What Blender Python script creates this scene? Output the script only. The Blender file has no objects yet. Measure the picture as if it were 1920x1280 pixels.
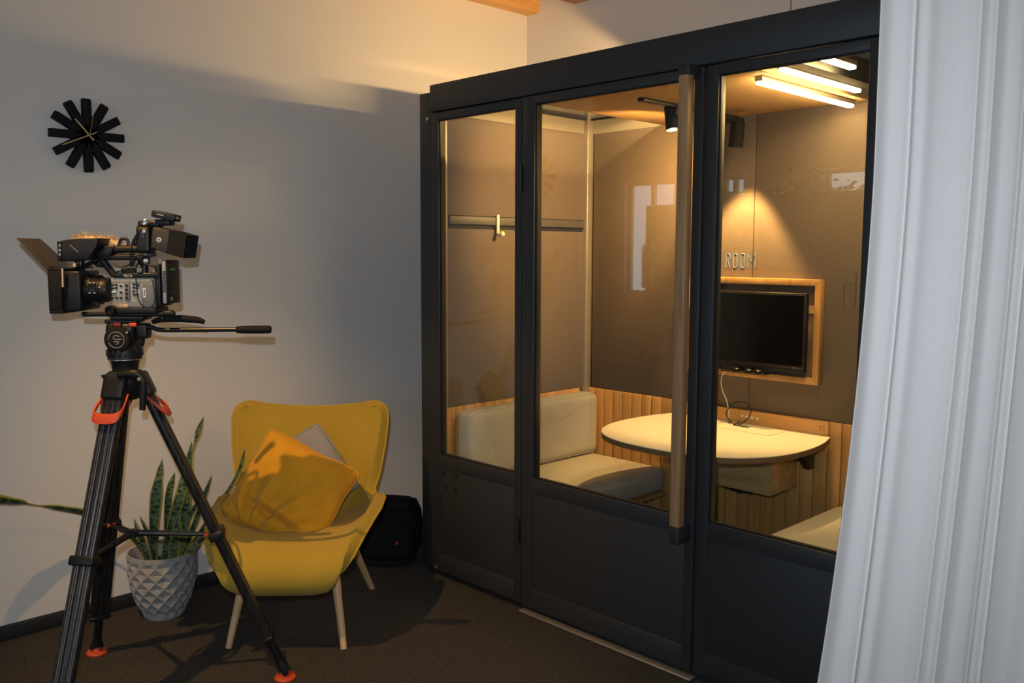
import bpy, bmesh, math, random
from mathutils import Vector, Matrix
random.seed(7)
C = bpy.context.scene.collection
SC = bpy.context.scene
PI = math.pi

# ------------------------------------------------------------------ camera, world, key lights, exposure
F_PX, YAW, PITCH, ROLL = 1672.2, math.radians(45.7), math.radians(5.691), math.radians(0.179)
CAM = Vector((3.231, -2.566, 1.503))
FW = Vector((-math.sin(YAW)*math.cos(PITCH), math.cos(YAW)*math.cos(PITCH), -math.sin(PITCH)))
_rt = Vector((math.cos(YAW), math.sin(YAW), 0)); _up = _rt.cross(FW)
RT = _rt*math.cos(ROLL)+_up*math.sin(ROLL); UP = -_rt*math.sin(ROLL)+_up*math.cos(ROLL)
cd = bpy.data.cameras.new('camera'); cam = bpy.data.objects.new('camera', cd); C.objects.link(cam)
cd.sensor_fit = 'HORIZONTAL'; cd.sensor_width = 36; cd.lens = 36*F_PX/1920; cd.clip_start = 0.05
M = Matrix.Identity(4)
for i in range(3):
    M[i][0], M[i][1], M[i][2], M[i][3] = RT[i], UP[i], -FW[i], CAM[i]
cam.matrix_world = M
SC.camera = cam

vs = SC.view_settings
vs.view_transform = 'Standard'; vs.look = 'None'; vs.gamma = 1.0; vs.use_curve_mapping = False; vs.exposure = 0.0

w = bpy.data.worlds.new('sky'); SC.world = w; w.use_nodes = True
bg = w.node_tree.nodes['Background']; bg.inputs[0].default_value = (0.62, 0.8, 1.0, 1); bg.inputs[1].default_value = 1.2

WARM = (1.0, 0.55, 0.17); WARMER = (1.0, 0.52, 0.15)
def light(name, kind, loc, power, color, size=0.02, aim=None, angle=None, blend=0.5, size_y=None):
    d = bpy.data.lights.new(name, kind); d.energy = power; d.color = color
    if kind == 'AREA':
        d.shape = 'RECTANGLE' if size_y else 'SQUARE'; d.size = size
        if size_y: d.size_y = size_y
    else: d.shadow_soft_size = size
    if kind == 'SPOT': d.spot_size = math.radians(angle); d.spot_blend = blend
    o = bpy.data.objects.new(name, d); C.objects.link(o); o.location = loc
    if aim is not None:
        o.rotation_euler = (Vector(aim)-Vector(loc)).to_track_quat('-Z', 'Y').to_euler()
    return o
# the photographer's flash, just above the lens
fl = CAM + UP*0.12 - RT*0.04
light('camera_flash', 'SPOT', fl, 108, (0.85, 0.92, 1.0), 0.012, fl+FW-RT*.06, 108, 1.0)
# the warm ceiling spotlight above and in front of the tripod (its housing is built further down)
KEY = Vector((0.66, -2.31, 2.96))
light('ceiling_spot_lamp', 'SPOT', KEY, 180, WARM, 0.014, (0.30, -0.80, 0.25), 54, 0.8)
# daylight from the windows behind the camera
light('window_daylight', 'AREA', (0.0, -7.6, 1.75), 120, (0.70, 0.86, 1.0), 10.5, (0.0, 0, 1.75), size_y=1.9)

# ------------------------------------------------------------------ survey helper: a measured view angle becomes a point at a known place
def ray(px, py): return FW + RT*((px-960)/F_PX) - UP*((py-640)/F_PX)
def on_axis(px, py, axis, v):
    d = ray(px, py); return CAM + d*((v-CAM[axis])/d[axis])
AW = Vector((-math.sin(YAW), math.cos(YAW), 0)); AR = Vector((math.cos(YAW), math.sin(YAW), 0))
def on_facing(px, py, p0, dy=0.0):      # point on the vertical plane through p0 (moved back by dy) that faces the viewer
    d = ray(px, py); return CAM + d*(((Vector(p0)-CAM).dot(AW)+dy)/d.dot(AW))

# ------------------------------------------------------------------ materials
def nodes(name):
    m = bpy.data.materials.new(name); m.use_nodes = True
    nt = m.node_tree; return m, nt, nt.nodes['Principled BSDF']
def N(nt, t, **kw):
    n = nt.nodes.new(t)
    for k, v in kw.items():
        if k in n.inputs.keys(): n.inputs[k].default_value = v
        else: setattr(n, k, v)
    return n
def c4(c): return (c[0], c[1], c[2], 1)
def mat(name, col, rough=0.5, metal=0.0, vary=None, bump=None, sheen=0.0, spec=None, stretch=None):
    m, nt, b = nodes(name)
    b.inputs['Base Color'].default_value = c4(col); b.inputs['Roughness'].default_value = rough
    b.inputs['Metallic'].default_value = metal
    if sheen: b.inputs['Sheen Weight'].default_value = sheen
    if spec is not None: b.inputs['Specular IOR Level'].default_value = spec
    tc = N(nt, 'ShaderNodeTexCoord'); src = tc.outputs['Object']
    if stretch:
        mp = N(nt, 'ShaderNodeMapping'); mp.inputs['Scale'].default_value = stretch
        nt.links.new(src, mp.inputs[0]); src = mp.outputs[0]
    if vary:
        sc, amt = vary
        no = N(nt, 'ShaderNodeTexNoise', Scale=sc, Detail=4.0); nt.links.new(src, no.inputs['Vector'])
        cr = N(nt, 'ShaderNodeValToRGB'); nt.links.new(no.outputs[0], cr.inputs[0])
        cr.color_ramp.elements[0].position = 0.3; cr.color_ramp.elements[1].position = 0.7
        cr.color_ramp.elements[0].color = c4([x*(1-amt) for x in col]); cr.color_ramp.elements[1].color = c4([min(1, x*(1+amt)) for x in col])
        nt.links.new(cr.outputs[0], b.inputs['Base Color'])
    if bump:
        sc, st = bump
        no = N(nt, 'ShaderNodeTexNoise', Scale=sc, Detail=3.0); nt.links.new(src, no.inputs['Vector'])
        bp = N(nt, 'ShaderNodeBump', Strength=st, Distance=0.002); nt.links.new(no.outputs[0], bp.inputs['Height'])
        nt.links.new(bp.outputs[0], b.inputs['Normal'])
    return m
def wood(name, c0, c1, scale=(1, 1, 0.06), rough=0.45, freq=22, rnd=0.25):
    m, nt, b = nodes(name); b.inputs['Roughness'].default_value = rough
    tc = N(nt, 'ShaderNodeTexCoord'); oi = N(nt, 'ShaderNodeObjectInfo')
    mp = N(nt, 'ShaderNodeMapping'); mp.inputs['Scale'].default_value = scale
    ad = N(nt, 'ShaderNodeVectorMath', operation='ADD'); nt.links.new(tc.outputs['Object'], ad.inputs[0])
    ml = N(nt, 'ShaderNodeMath', operation='MULTIPLY'); ml.inputs[1].default_value = 9.0
    nt.links.new(oi.outputs['Random'], ml.inputs[0]); nt.links.new(ml.outputs[0], ad.inputs[1])
    nt.links.new(ad.outputs[0], mp.inputs[0])
    no = N(nt, 'ShaderNodeTexNoise', Scale=freq, Detail=6.0, Distortion=1.2); nt.links.new(mp.outputs[0], no.inputs['Vector'])
    cr = N(nt, 'ShaderNodeValToRGB'); cr.color_ramp.elements[0].position = 0.3; cr.color_ramp.elements[1].position = 0.72
    cr.color_ramp.elements[0].color = c4(c0); cr.color_ramp.elements[1].color = c4(c1)
    nt.links.new(no.outputs[0], cr.inputs[0])
    hs = N(nt, 'ShaderNodeHueSaturation'); nt.links.new(cr.outputs[0], hs.inputs['Color'])
    mr = N(nt, 'ShaderNodeMapRange'); mr.inputs['To Min'].default_value = 1-rnd; mr.inputs['To Max'].default_value = 1+rnd
    nt.links.new(oi.outputs['Random'], mr.inputs['Value']); nt.links.new(mr.outputs[0], hs.inputs['Value'])
    nt.links.new(hs.outputs[0], b.inputs['Base Color'])
    bp = N(nt, 'ShaderNodeBump', Strength=0.15, Distance=0.001); nt.links.new(no.outputs[0], bp.inputs['Height']); nt.links.new(bp.outputs[0], b.inputs['Normal'])
    return m
def carpet_mat():
    m, nt, b = nodes('carpet'); b.inputs['Roughness'].default_value = 0.95; b.inputs['Specular IOR Level'].default_value = 0.15
    tc = N(nt, 'ShaderNodeTexCoord')
    n1 = N(nt, 'ShaderNodeTexNoise', Scale=330.0, Detail=2.0); nt.links.new(tc.outputs['Object'], n1.inputs['Vector'])
    cr = N(nt, 'ShaderNodeValToRGB'); e = cr.color_ramp.elements
    e[0].position = 0.36; e[0].color = (0.018, 0.017, 0.016, 1); e[1].position = 0.72; e[1].color = (0.27, 0.25, 0.225, 1)
    k = e.new(0.55); k.color = (0.058, 0.052, 0.047, 1)
    nt.links.new(n1.outputs[0], cr.inputs[0]); nt.links.new(cr.outputs[0], b.inputs['Base Color'])
    bp = N(nt, 'ShaderNodeBump', Strength=0.9, Distance=0.006); nt.links.new(n1.outputs[0], bp.inputs['Height']); nt.links.new(bp.outputs[0], b.inputs['Normal'])
    return m
def glass_mat(name, tint=(0.93, 0.95, 0.93), ior=1.5):
    m = bpy.data.materials.new(name); m.use_nodes = True; nt = m.node_tree; nt.nodes.clear()
    o = N(nt, 'ShaderNodeOutputMaterial'); mx = N(nt, 'ShaderNodeMixShader'); fr = N(nt, 'ShaderNodeFresnel', IOR=ior)
    ge_ = N(nt, 'ShaderNodeNewGeometry'); ir = N(nt, 'ShaderNodeMix', data_type='FLOAT'); ir.inputs[2].default_value = ior; ir.inputs[3].default_value = 1/ior
    nt.links.new(ge_.outputs['Backfacing'], ir.inputs[0]); nt.links.new(ir.outputs[0], fr.inputs['IOR'])
    t = N(nt, 'ShaderNodeBsdfTransparent'); t.inputs[0].default_value = c4(tint)
    g = N(nt, 'ShaderNodeBsdfGlossy', Roughness=0.0); g.inputs[0].default_value = (1, 1, 1, 1)
    nt.links.new(fr.outputs[0], mx.inputs[0]); nt.links.new(t.outputs[0], mx.inputs[1]); nt.links.new(g.outputs[0], mx.inputs[2]); nt.links.new(mx.outputs[0], o.inputs[0])
    return m
def emit_mat(name, col, strength):
    m, nt, b = nodes(name)
    b.inputs['Base Color'].default_value = c4(col); b.inputs['Emission Color'].default_value = c4(col); b.inputs['Emission Strength'].default_value = strength
    return m
def leaf_mat():
    m, nt, b = nodes('snake_plant_leaf'); b.inputs['Roughness'].default_value = 0.4
    uv = N(nt, 'ShaderNodeUVMap'); sx = N(nt, 'ShaderNodeSeparateXYZ'); nt.links.new(uv.outputs[0], sx.inputs[0])
    mp = N(nt, 'ShaderNodeMapping'); mp.inputs['Scale'].default_value = (3.0, 1.0, 1); nt.links.new(uv.outputs[0], mp.inputs[0])
    no = N(nt, 'ShaderNodeTexNoise', Scale=1.0, Detail=3.0, Distortion=0.6)
    mp.inputs['Scale'].default_value = (1.6, 75.0, 1); nt.links.new(mp.outputs[0], no.inputs['Vector'])
    cr = N(nt, 'ShaderNodeValToRGB'); e = cr.color_ramp.elements
    e[0].position = 0.42; e[0].color = (0.012, 0.032, 0.012, 1); e[1].position = 0.56; e[1].color = (0.11, 0.17, 0.075, 1)
    nt.links.new(no.outputs[0], cr.inputs[0])
    s = N(nt, 'ShaderNodeMath', operation='SUBTRACT'); s.inputs[1].default_value = 0.5; nt.links.new(sx.outputs[0], s.inputs[0])
    a = N(nt, 'ShaderNodeMath', operation='ABSOLUTE'); nt.links.new(s.outputs[0], a.inputs[0])
    g = N(nt, 'ShaderNodeMath', operation='GREATER_THAN'); g.inputs[1].default_value = 0.36; nt.links.new(a.outputs[0], g.inputs[0])
    mx = N(nt, 'ShaderNodeMix', data_type='RGBA'); mx.inputs[7].default_value = (0.36, 0.33, 0.06, 1)
    nt.links.new(g.outputs[0], mx.inputs[0]); nt.links.new(cr.outputs[0], mx.inputs[6]); nt.links.new(mx.outputs[2], b.inputs['Base Color'])
    return m

MT = {}
MT['wall'] = mat('wall_paint', (0.78, 0.765, 0.74), 0.8, bump=(260, 0.12))
MT['wall2'] = mat('wall_paint_back', (0.72, 0.69, 0.66), 0.8, bump=(260, 0.12))
MT['ceil'] = mat('ceiling_paint', (0.70, 0.68, 0.65), 0.9)
MT['black_trim'] = mat('black_baseboard', (0.012, 0.012, 0.013), 0.6)
MT['carpet'] = carpet_mat()
MT['beam'] = wood('pine_beam', (0.55, 0.27, 0.07), (0.72, 0.42, 0.14), (1, .06, 1))
MT['pod'] = mat('anthracite_coating', (0.024, 0.026, 0.029), 0.5, bump=(500, 0.05))
MT['pod_panel'] = mat('anthracite_panel', (0.021, 0.023, 0.026), 0.6, bump=(700, 0.08))
MT['gap'] = mat('dark_joint', (0.006, 0.006, 0.007), 0.8)
MT['alu'] = mat('bronze_aluminium', (0.42, 0.38, 0.32), 0.4, 0.6)
MT['rail'] = mat('grey_rail', (0.085, 0.08, 0.07), 0.5)
MT['felt'] = mat('felt', (0.15, 0.12, 0.098), 0.95, vary=(60, 0.06), bump=(900, 0.4), spec=0.1)
MT['oak'] = wood('oak', (0.50, 0.25, 0.075), (0.66, 0.38, 0.14), rnd=0.12)
MT['oak_handle'] = wood('oak_handle', (0.27, 0.15, 0.07), (0.42, 0.25, 0.12), freq=40, rnd=0.0)
MT['oak_h'] = wood('oak_across', (0.52, 0.26, 0.08), (0.68, 0.40, 0.15), (.06, 1, 1), rnd=0.05)
MT['plywood'] = wood('plywood', (0.42, 0.26, 0.11), (0.58, 0.40, 0.20), (.07, 1, 1), rnd=0.05)
MT['ceil_wood'] = wood('ceiling_veneer', (0.50, 0.31, 0.13), (0.60, 0.40, 0.18), (.05, .7, 1), rough=.6, freq=9, rnd=0.0)
MT['dark_wood'] = wood('smoked_wood', (0.10, 0.065, 0.045), (0.19, 0.13, 0.09), rnd=0.0)
MT['strip'] = mat('painted_beam', (0.24, 0.22, 0.18), 0.5)
MT['cushion'] = mat('light_grey_fabric', (0.50, 0.48, 0.43), 0.95, vary=(420, 0.14), bump=(800, 0.5), spec=0.1)
MT['tabletop'] = mat('cream_laminate', (0.80, 0.76, 0.66), 0.5)
MT['table_edge'] = mat('plywood_edge', (0.20, 0.12, 0.06), 0.6)
MT['black'] = mat('black_plastic', (0.010, 0.010, 0.011), 0.45, spec=.4)
MT['black_metal'] = mat('black_metal', (0.018, 0.018, 0.02), 0.3, 0.3)
MT['matte_black'] = mat('matte_black', (0.008, 0.008, 0.009), 0.75, spec=.25)
MT['screen'] = mat('dark_screen', (0.004, 0.004, 0.005), 0.12)
MT['led'] = emit_mat('led_diffuser', (1.0, 0.65, 0.27), 110)
MT['led_lens'] = emit_mat('lamp_lens', (1.0, 0.70, 0.36), 12)
MT['cream'] = mat('cream_metal', (0.72, 0.66, 0.50), 0.45)
MT['letters'] = mat('pale_blue_vinyl', (0.16, 0.27, 0.50), 0.6)
MT['dark_letters'] = mat('black_letters', (0.004, 0.004, 0.004), 0.6)
MT['glass'] = glass_mat('pane_glass')
MT['roof_glass'] = glass_mat('roof_glass', (0.95, 0.96, 0.95))
MT['mustard'] = mat('mustard_wool', (0.47, 0.32, 0.042), 0.95, vary=(300, 0.10), bump=(700, 0.5), spec=0.12, sheen=0.1)
MT['mustard_piping'] = mat('mustard_piping', (0.50, 0.32, 0.03), 0.9)
MT['beech'] = wood('beech_leg', (0.55, 0.35, 0.17), (0.68, 0.46, 0.25), rnd=0.05)
MT['velvet'] = mat('amber_velvet', (0.68, 0.33, 0.02), 0.85, sheen=0.12, bump=(500, 0.25), vary=(9, 0.1), spec=0.15)
MT['grey_pillow'] = mat('grey_cotton', (0.30, 0.29, 0.31), 0.9, bump=(600, 0.3), spec=0.1)
MT['concrete'] = mat('concrete_grey', (0.34, 0.34, 0.345), 0.85, vary=(40, 0.10), bump=(300, 0.2))
MT['soil'] = mat('soil', (0.05, 0.035, 0.025), 0.95, bump=(120, 0.8))
MT['leaf'] = leaf_mat()
MT['bag'] = mat('black_nylon', (0.009, 0.009, 0.010), 0.8, bump=(400, 0.4), spec=0.2)
MT['orange'] = mat('orange_plastic', (0.62, 0.075, 0.025), 0.5)
MT['carbon'] = mat('carbon_tube', (0.022, 0.021, 0.021), 0.32, 0.2, vary=(90, 0.5), stretch=(1, 1, .1))
MT['silver'] = mat('silver_body', (0.40, 0.385, 0.36), 0.36, 0.25)
MT['button_grey'] = mat('grey_pad', (0.16, 0.17, 0.19), 0.5)
MT['brass'] = mat('worn_brass', (0.55, 0.35, 0.22), 0.35, 0.8)
MT['steel'] = mat('steel', (0.55, 0.55, 0.55), 0.25, 0.9)
MT['white'] = mat('white_print', (0.8, 0.8, 0.8), 0.6)
MT['green'] = mat('green_print', (0.03, 0.30, 0.05), 0.6)
MT['gold_hand'] = mat('wooden_hand', (0.55, 0.38, 0.18), 0.4)
MT['fur'] = mat('tan_fur', (0.66, 0.52, 0.36), 0.9)
MT['fur_dark'] = mat('dark_fur', (0.05, 0.04, 0.035), 0.9)
MT['curtain'] = None
def curtain_mat():
    m, nt, b = nodes('curtain_cloth'); b.inputs['Base Color'].default_value = (0.80, 0.77, 0.76, 1); b.inputs['Roughness'].default_value = 0.9
    b.inputs['Specular IOR Level'].default_value = 0.1; b.inputs['Subsurface Weight'].default_value = 0.0
    tc = N(nt, 'ShaderNodeTexCoord'); mp = N(nt, 'ShaderNodeMapping'); mp.inputs['Scale'].default_value = (60, 60, 900); nt.links.new(tc.outputs['Object'], mp.inputs[0])
    no = N(nt, 'ShaderNodeTexNoise', Scale=1.0, Detail=3.0); nt.links.new(mp.outputs[0], no.inputs['Vector'])
    bp = N(nt, 'ShaderNodeBump', Strength=0.25, Distance=0.001); nt.links.new(no.outputs[0], bp.inputs['Height']); nt.links.new(bp.outputs[0], b.inputs['Normal'])
    cr = N(nt, 'ShaderNodeValToRGB'); cr.color_ramp.elements[0].color = (0.76, 0.73, 0.72, 1); cr.color_ramp.elements[1].color = (0.85, 0.82, 0.81, 1); nt.links.new(no.outputs[0], cr.inputs[0]); nt.links.new(cr.outputs[0], b.inputs['Base Color'])
    return m
MT['curtain'] = curtain_mat()

# ------------------------------------------------------------------ building helpers
WORLD = {}
def thing(name, label, cat, loc=(0, 0, 0), rz=0.0, group=None, world=True):
    o = bpy.data.objects.new(name, None); C.objects.link(o); o.empty_display_size = 0.1
    o.location = loc; o.rotation_euler = (0, 0, rz); o['label'] = label; o['category'] = cat
    if group: o['group'] = group
    WORLD[o.name] = (Matrix.Translation(Vector(loc)) @ Matrix.Rotation(rz, 4, 'Z')).inverted() if world else None
    return o
def root_of(o):
    while o.parent: o = o.parent
    return o
def tag(o, label, cat, group=None):
    o['label'] = label; o['category'] = cat
    if group: o['group'] = group
    return o
class MB:
    def __init__(s): s.v = []; s.f = []; s.uv = None
    def add(s, vs_, fs):
        b = len(s.v); s.v += [Vector(p) for p in vs_]; s.f += [[i+b for i in f] for f in fs]; return s
    def box(s, lo, hi):
        x0, y0, z0 = lo; x1, y1, z1 = hi
        return s.add([(x0,y0,z0),(x1,y0,z0),(x1,y1,z0),(x0,y1,z0),(x0,y0,z1),(x1,y0,z1),(x1,y1,z1),(x0,y1,z1)],
                     [(0,3,2,1),(4,5,6,7),(0,1,5,4),(1,2,6,5),(2,3,7,6),(3,0,4,7)])
    def obox(s, c, size, ax=None):          # oriented box, ax = 3 axis vectors
        ax = ax or (Vector((1,0,0)), Vector((0,1,0)), Vector((0,0,1)))
        c = Vector(c); h = [x/2 for x in size]; vs_ = []
        for k in (-1, 1):
            for (i, j) in ((-1,-1),(1,-1),(1,1),(-1,1)):
                vs_.append(c+ax[0]*i*h[0]+ax[1]*j*h[1]+ax[2]*k*h[2])
        return s.add(vs_, [(0,3,2,1),(4,5,6,7),(0,1,5,4),(1,2,6,5),(2,3,7,6),(3,0,4,7)])
    def tube(s, pts, r, n=10, cap=True, closed=False):
        pts = [Vector(p) for p in pts]; m = len(pts)
        rr = r if isinstance(r, (list, tuple)) else [r]*m
        b = len(s.v); ref = None; prev = None
        for i, p in enumerate(pts):
            a = pts[(i-1) % m] if (closed or i > 0) else p; c = pts[(i+1) % m] if (closed or i < m-1) else p
            t = (c-a); t = t.normalized() if t.length > 1e-9 else Vector((0,0,1))
            if ref is None:
                ref = t.orthogonal().normalized()
            else:
                ref = (ref - t*ref.dot(t)); ref = ref.normalized() if ref.length > 1e-6 else t.orthogonal().normalized()
            bi = t.cross(ref)
            for k in range(n):
                an = 2*PI*k/n; s.v.append(p+(ref*math.cos(an)+bi*math.sin(an))*rr[i])
        for i in range(m if closed else m-1):
            for k in range(n):
                i2 = (i+1) % m
                s.f.append([b+i*n+k, b+i*n+(k+1)%n, b+i2*n+(k+1)%n, b+i2*n+k])
        if cap and not closed:
            s.f.append([b+k for k in range(n)][::-1]); s.f.append([b+(m-1)*n+k for k in range(n)])
        return s
    def cyl(s, p0, p1, r0, r1=None, n=20): return s.tube([p0, p1], [r0, r0 if r1 is None else r1], n)
    def lathe(s, o, axis, prof, n=28, cap=True):      # prof = (distance along axis, radius)
        axis = Vector(axis).normalized(); o = Vector(o)
        u = axis.orthogonal().normalized(); w_ = axis.cross(u); b = len(s.v)
        for (h, r) in prof:
            for k in range(n):
                an = 2*PI*k/n; s.v.append(o+axis*h+(u*math.cos(an)+w_*math.sin(an))*max(r, 1e-5))
        for i in range(len(prof)-1):
            for k in range(n): s.f.append([b+i*n+k, b+i*n+(k+1)%n, b+(i+1)*n+(k+1)%n, b+(i+1)*n+k])
        if cap: s.f.append([b+k for k in range(n)][::-1]); s.f.append([b+(len(prof)-1)*n+k for k in range(n)])
        return s
    def prism(s, poly, ex):                 # poly = 3-D outline, ex = extrusion vector
        n = len(poly); ex = Vector(ex); b = len(s.v)
        s.v += [Vector(p) for p in poly]+[Vector(p)+ex for p in poly]
        s.f.append([b+i for i in range(n)][::-1]); s.f.append([b+n+i for i in range(n)])
        for i in range(n): s.f.append([b+i, b+(i+1)%n, b+n+(i+1)%n, b+n+i])
        return s
    def rbox(s, c, size, r, ax=None, n=10, bulge=(0, 0, 0)):   # soft rounded box
        ax = ax or (Vector((1,0,0)), Vector((0,1,0)), Vector((0,0,1))); c = Vector(c); h = [x/2 for x in size]
        r = min(r, min(h)); key = {}; b = len(s.v)
        def vid(i, j, k):
            if (i, j, k) in key: return key[(i, j, k)]
            q = []
            for t, hh in zip((i, j, k), h):
                u = t/n*2-1
                # crowd samples near the rounded ends
                q.append((math.sin(u*PI/2))*hh)
            inn = [max(-(hh-r), min(hh-r, x)) for x, hh in zip(q, h)]
            d = Vector([a-b_ for a, b_ in zip(q, inn)])
            p = Vector(inn) + (d.normalized()*r if d.length > 1e-9 else Vector((0,0,0)))
            u_ = [x/hh for x, hh in zip(p, h)]
            for a_ in range(3):
                o1, o2 = (a_+1) % 3, (a_+2) % 3
                p[a_] += bulge[a_]*u_[a_]*(1-u_[o1]**2)*(1-u_[o2]**2)
            key[(i, j, k)] = len(s.v); s.v.append(c+ax[0]*p[0]+ax[1]*p[1]+ax[2]*p[2]); return key[(i, j, k)]
        for a in range(n):
            for d in range(n):
                s.f.append([vid(a,d,0), vid(a,d+1,0), vid(a+1,d+1,0), vid(a+1,d,0)])
                s.f.append([vid(a,d,n), vid(a+1,d,n), vid(a+1,d+1,n), vid(a,d+1,n)])
                s.f.append([vid(a,0,d), vid(a+1,0,d), vid(a+1,0,d+1), vid(a,0,d+1)])
                s.f.append([vid(a,n,d), vid(a,n,d+1), vid(a+1,n,d+1), vid(a+1,n,d)])
                s.f.append([vid(0,a,d), vid(0,a,d+1), vid(0,a+1,d+1), vid(0,a+1,d)])
                s.f.append([vid(n,a,d), vid(n,a+1,d), vid(n,a+1,d+1), vid(n,a,d+1)])
        return s
    def build(s, name, m, parent=None, bevel=0.0, smooth=False, seg=2, ang=30):
        vs_ = s.v
        if parent is not None:
            W = WORLD.get(root_of(parent).name)
            if W is not None: vs_ = [W @ p for p in vs_]
        me = bpy.data.meshes.new(name); me.from_pydata([tuple(p) for p in vs_], [], s.f)
        bm = bmesh.new(); bm.from_mesh(me); bmesh.ops.recalc_face_normals(bm, faces=bm.faces)
        if bevel > 0:
            eds = [e for e in bm.edges if len(e.link_faces) == 2 and e.calc_face_angle(0) > math.radians(ang)]
            bmesh.ops.bevel(bm, geom=eds, offset=bevel, segments=seg, affect='EDGES', profile=0.5, clamp_overlap=True)
        bm.to_mesh(me); bm.free()
        if smooth or bevel > 0:
            me.polygons.foreach_set('use_smooth', [True]*len(me.polygons)); me.set_sharp_from_angle(angle=math.radians(40 if bevel == 0 else 60))
        me.materials.append(m)
        o = bpy.data.objects.new(name, me); C.objects.link(o)
        if parent is not None: o.parent = parent
        return o
def struct(o): o['kind'] = 'structure'; return o
def text(name, body, m, parent, origin, right, up, height, depth=0.001, squeeze=1.0, spacing=1.0):
    cu = bpy.data.curves.new('t', 'FONT'); cu.body = body; cu.size = height/0.69; cu.extrude = depth/2; cu.space_character = spacing
    t = bpy.data.objects.new('t', cu); C.objects.link(t)
    dg = bpy.context.evaluated_depsgraph_get(); dg.update()
    me = bpy.data.meshes.new_from_object(t.evaluated_get(dg)); bpy.data.objects.remove(t)
    R_, U_ = Vector(right).normalized(), Vector(up).normalized(); Nn = R_.cross(U_); O_ = Vector(origin)
    W = WORLD.get(root_of(parent).name)
    for v in me.vertices:
        p = O_+R_*v.co.x*squeeze+U_*v.co.y+Nn*v.co.z
        v.co = W @ p if W is not None else p
    me.name = name; me.materials.clear(); me.materials.append(m)
    o = bpy.data.objects.new(name, me); C.objects.link(o); o.parent = parent
    return o
def catmull(pts, n=8, closed=False):
    pts = [Vector(p) for p in pts]; m = len(pts); out = []
    for i in range(m if closed else m-1):
        g = lambda j: pts[j % m] if closed else pts[max(0, min(m-1, j))]
        a, b, c, d = g(i-1), g(i), g(i+1), g(i+2)
        for k in range(n):
            t = k/n
            out.append(0.5*((2*b)+(c-a)*t+(2*a-5*b+4*c-d)*t*t+(3*b-a-3*c+d)*t**3))
    if not closed: out.append(pts[-1])
    return out
def lerp(a, b, t): return a+(b-a)*t
def interp(tab, t):
    for (a, va), (b, vb) in zip(tab, tab[1:]):
        if t <= b:
            k = (t-a)/(b-a) if b > a else 0; k = max(0, min(1, k)); k = k*k*(3-2*k)
            return va+(vb-va)*k
    return tab[-1][1]

# ------------------------------------------------------------------ the room
XW, YB, ZC = -0.527, 1.214, 3.02
struct(MB().box((-7, -7.2, -0.1), (5.2, YB+.1, 0)).build('floor', MT['carpet']))
struct(MB().box((-7, -7.2, ZC), (5.2, YB+.1, ZC+.1)).build('ceiling', MT['ceil']))
struct(MB().box((XW-.14, -1.78, 0), (XW, YB+.1, ZC)).build('wall_left', MT['wall']))
wb = struct(MB().box((XW, YB, 0), (5.2, YB+.1, ZC)).build('wall_back', MT['wall2']))
MB().box((1.142, YB-.0015, 2.0), (1.146, YB+.001, ZC)).build('panel_joint', MT['rail'], wb)
struct(MB().box((XW, -1.78, 0), (XW+.012, YB, .06)).build('baseboard_left', MT['black_trim'], bevel=.002))
struct(MB().box((XW+.012, YB-.012, 0), (5.1, YB, .06)).build('baseboard_back', MT['black_trim'], bevel=.002))
struct(MB().box((XW, -1.78, 2.865), (XW+.10, YB, ZC)).build('trim_1', MT['beam'], bevel=.003))
for k in range(5):
    x = -.06+k*.95
    struct(MB().box((x-.10, -7.0, 2.862), (x, YB, ZC)).build('trim_%d' % (k+2), MT['beam'], bevel=.003))
struct(MB().box((5.1, -7.2, 0), (5.2, YB, ZC)).build('wall_right', MT['wall2']))
struct(MB().box((-7, -1.3, 0), (XW-.14, -1.2, ZC)).build('wall_side', MT['wall2']))
struct(MB().box((-7.1, -7.2, 0), (-7, -1.2, ZC)).build('wall_far', MT['wall2']))
# window wall behind the camera: piers, sill and head leave four openings
YF = -7.0
wf = MB(); wf.box((-7, YF-.2, 0), (5.2, YF, .95)); wf.box((-7, YF-.2, 2.45), (5.2, YF, ZC))
edges = [(-4.42, -3.62), (-2.95, -2.62), (-1.62, -.2), (.6, 2.5), (2.9, 4.8)]
px0 = -7
for a, b in edges:
    wf.box((px0, YF-.2, .95), (a, YF, 2.45)); px0 = b
wf.box((px0, YF-.2, .95), (5.2, YF, 2.45))
struct(wf.build('wall_front', MT['wall2']))
for k, (a, b) in enumerate(edges):
    f = MB()
    for lo, hi in (((a, .95), (a+.05, 2.45)), ((b-.05, .95), (b, 2.45)), ((a, .95), (b, 1.0)), ((a, 2.40), (b, 2.45)), (((a+b)/2-.03, .95), ((a+b)/2+.03, 2.45))):
        f.box((lo[0], YF-.14, lo[1]), (hi[0], YF-.08, hi[1]))
    win = struct(f.build('window_%d' % (k+1), MT['alu'], bevel=.003))
    MB().box((a+.05, YF-.115, 1.0), (b-.05, YF-.11, 2.40)).build('pane', MT['roof_glass'], win)

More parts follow.
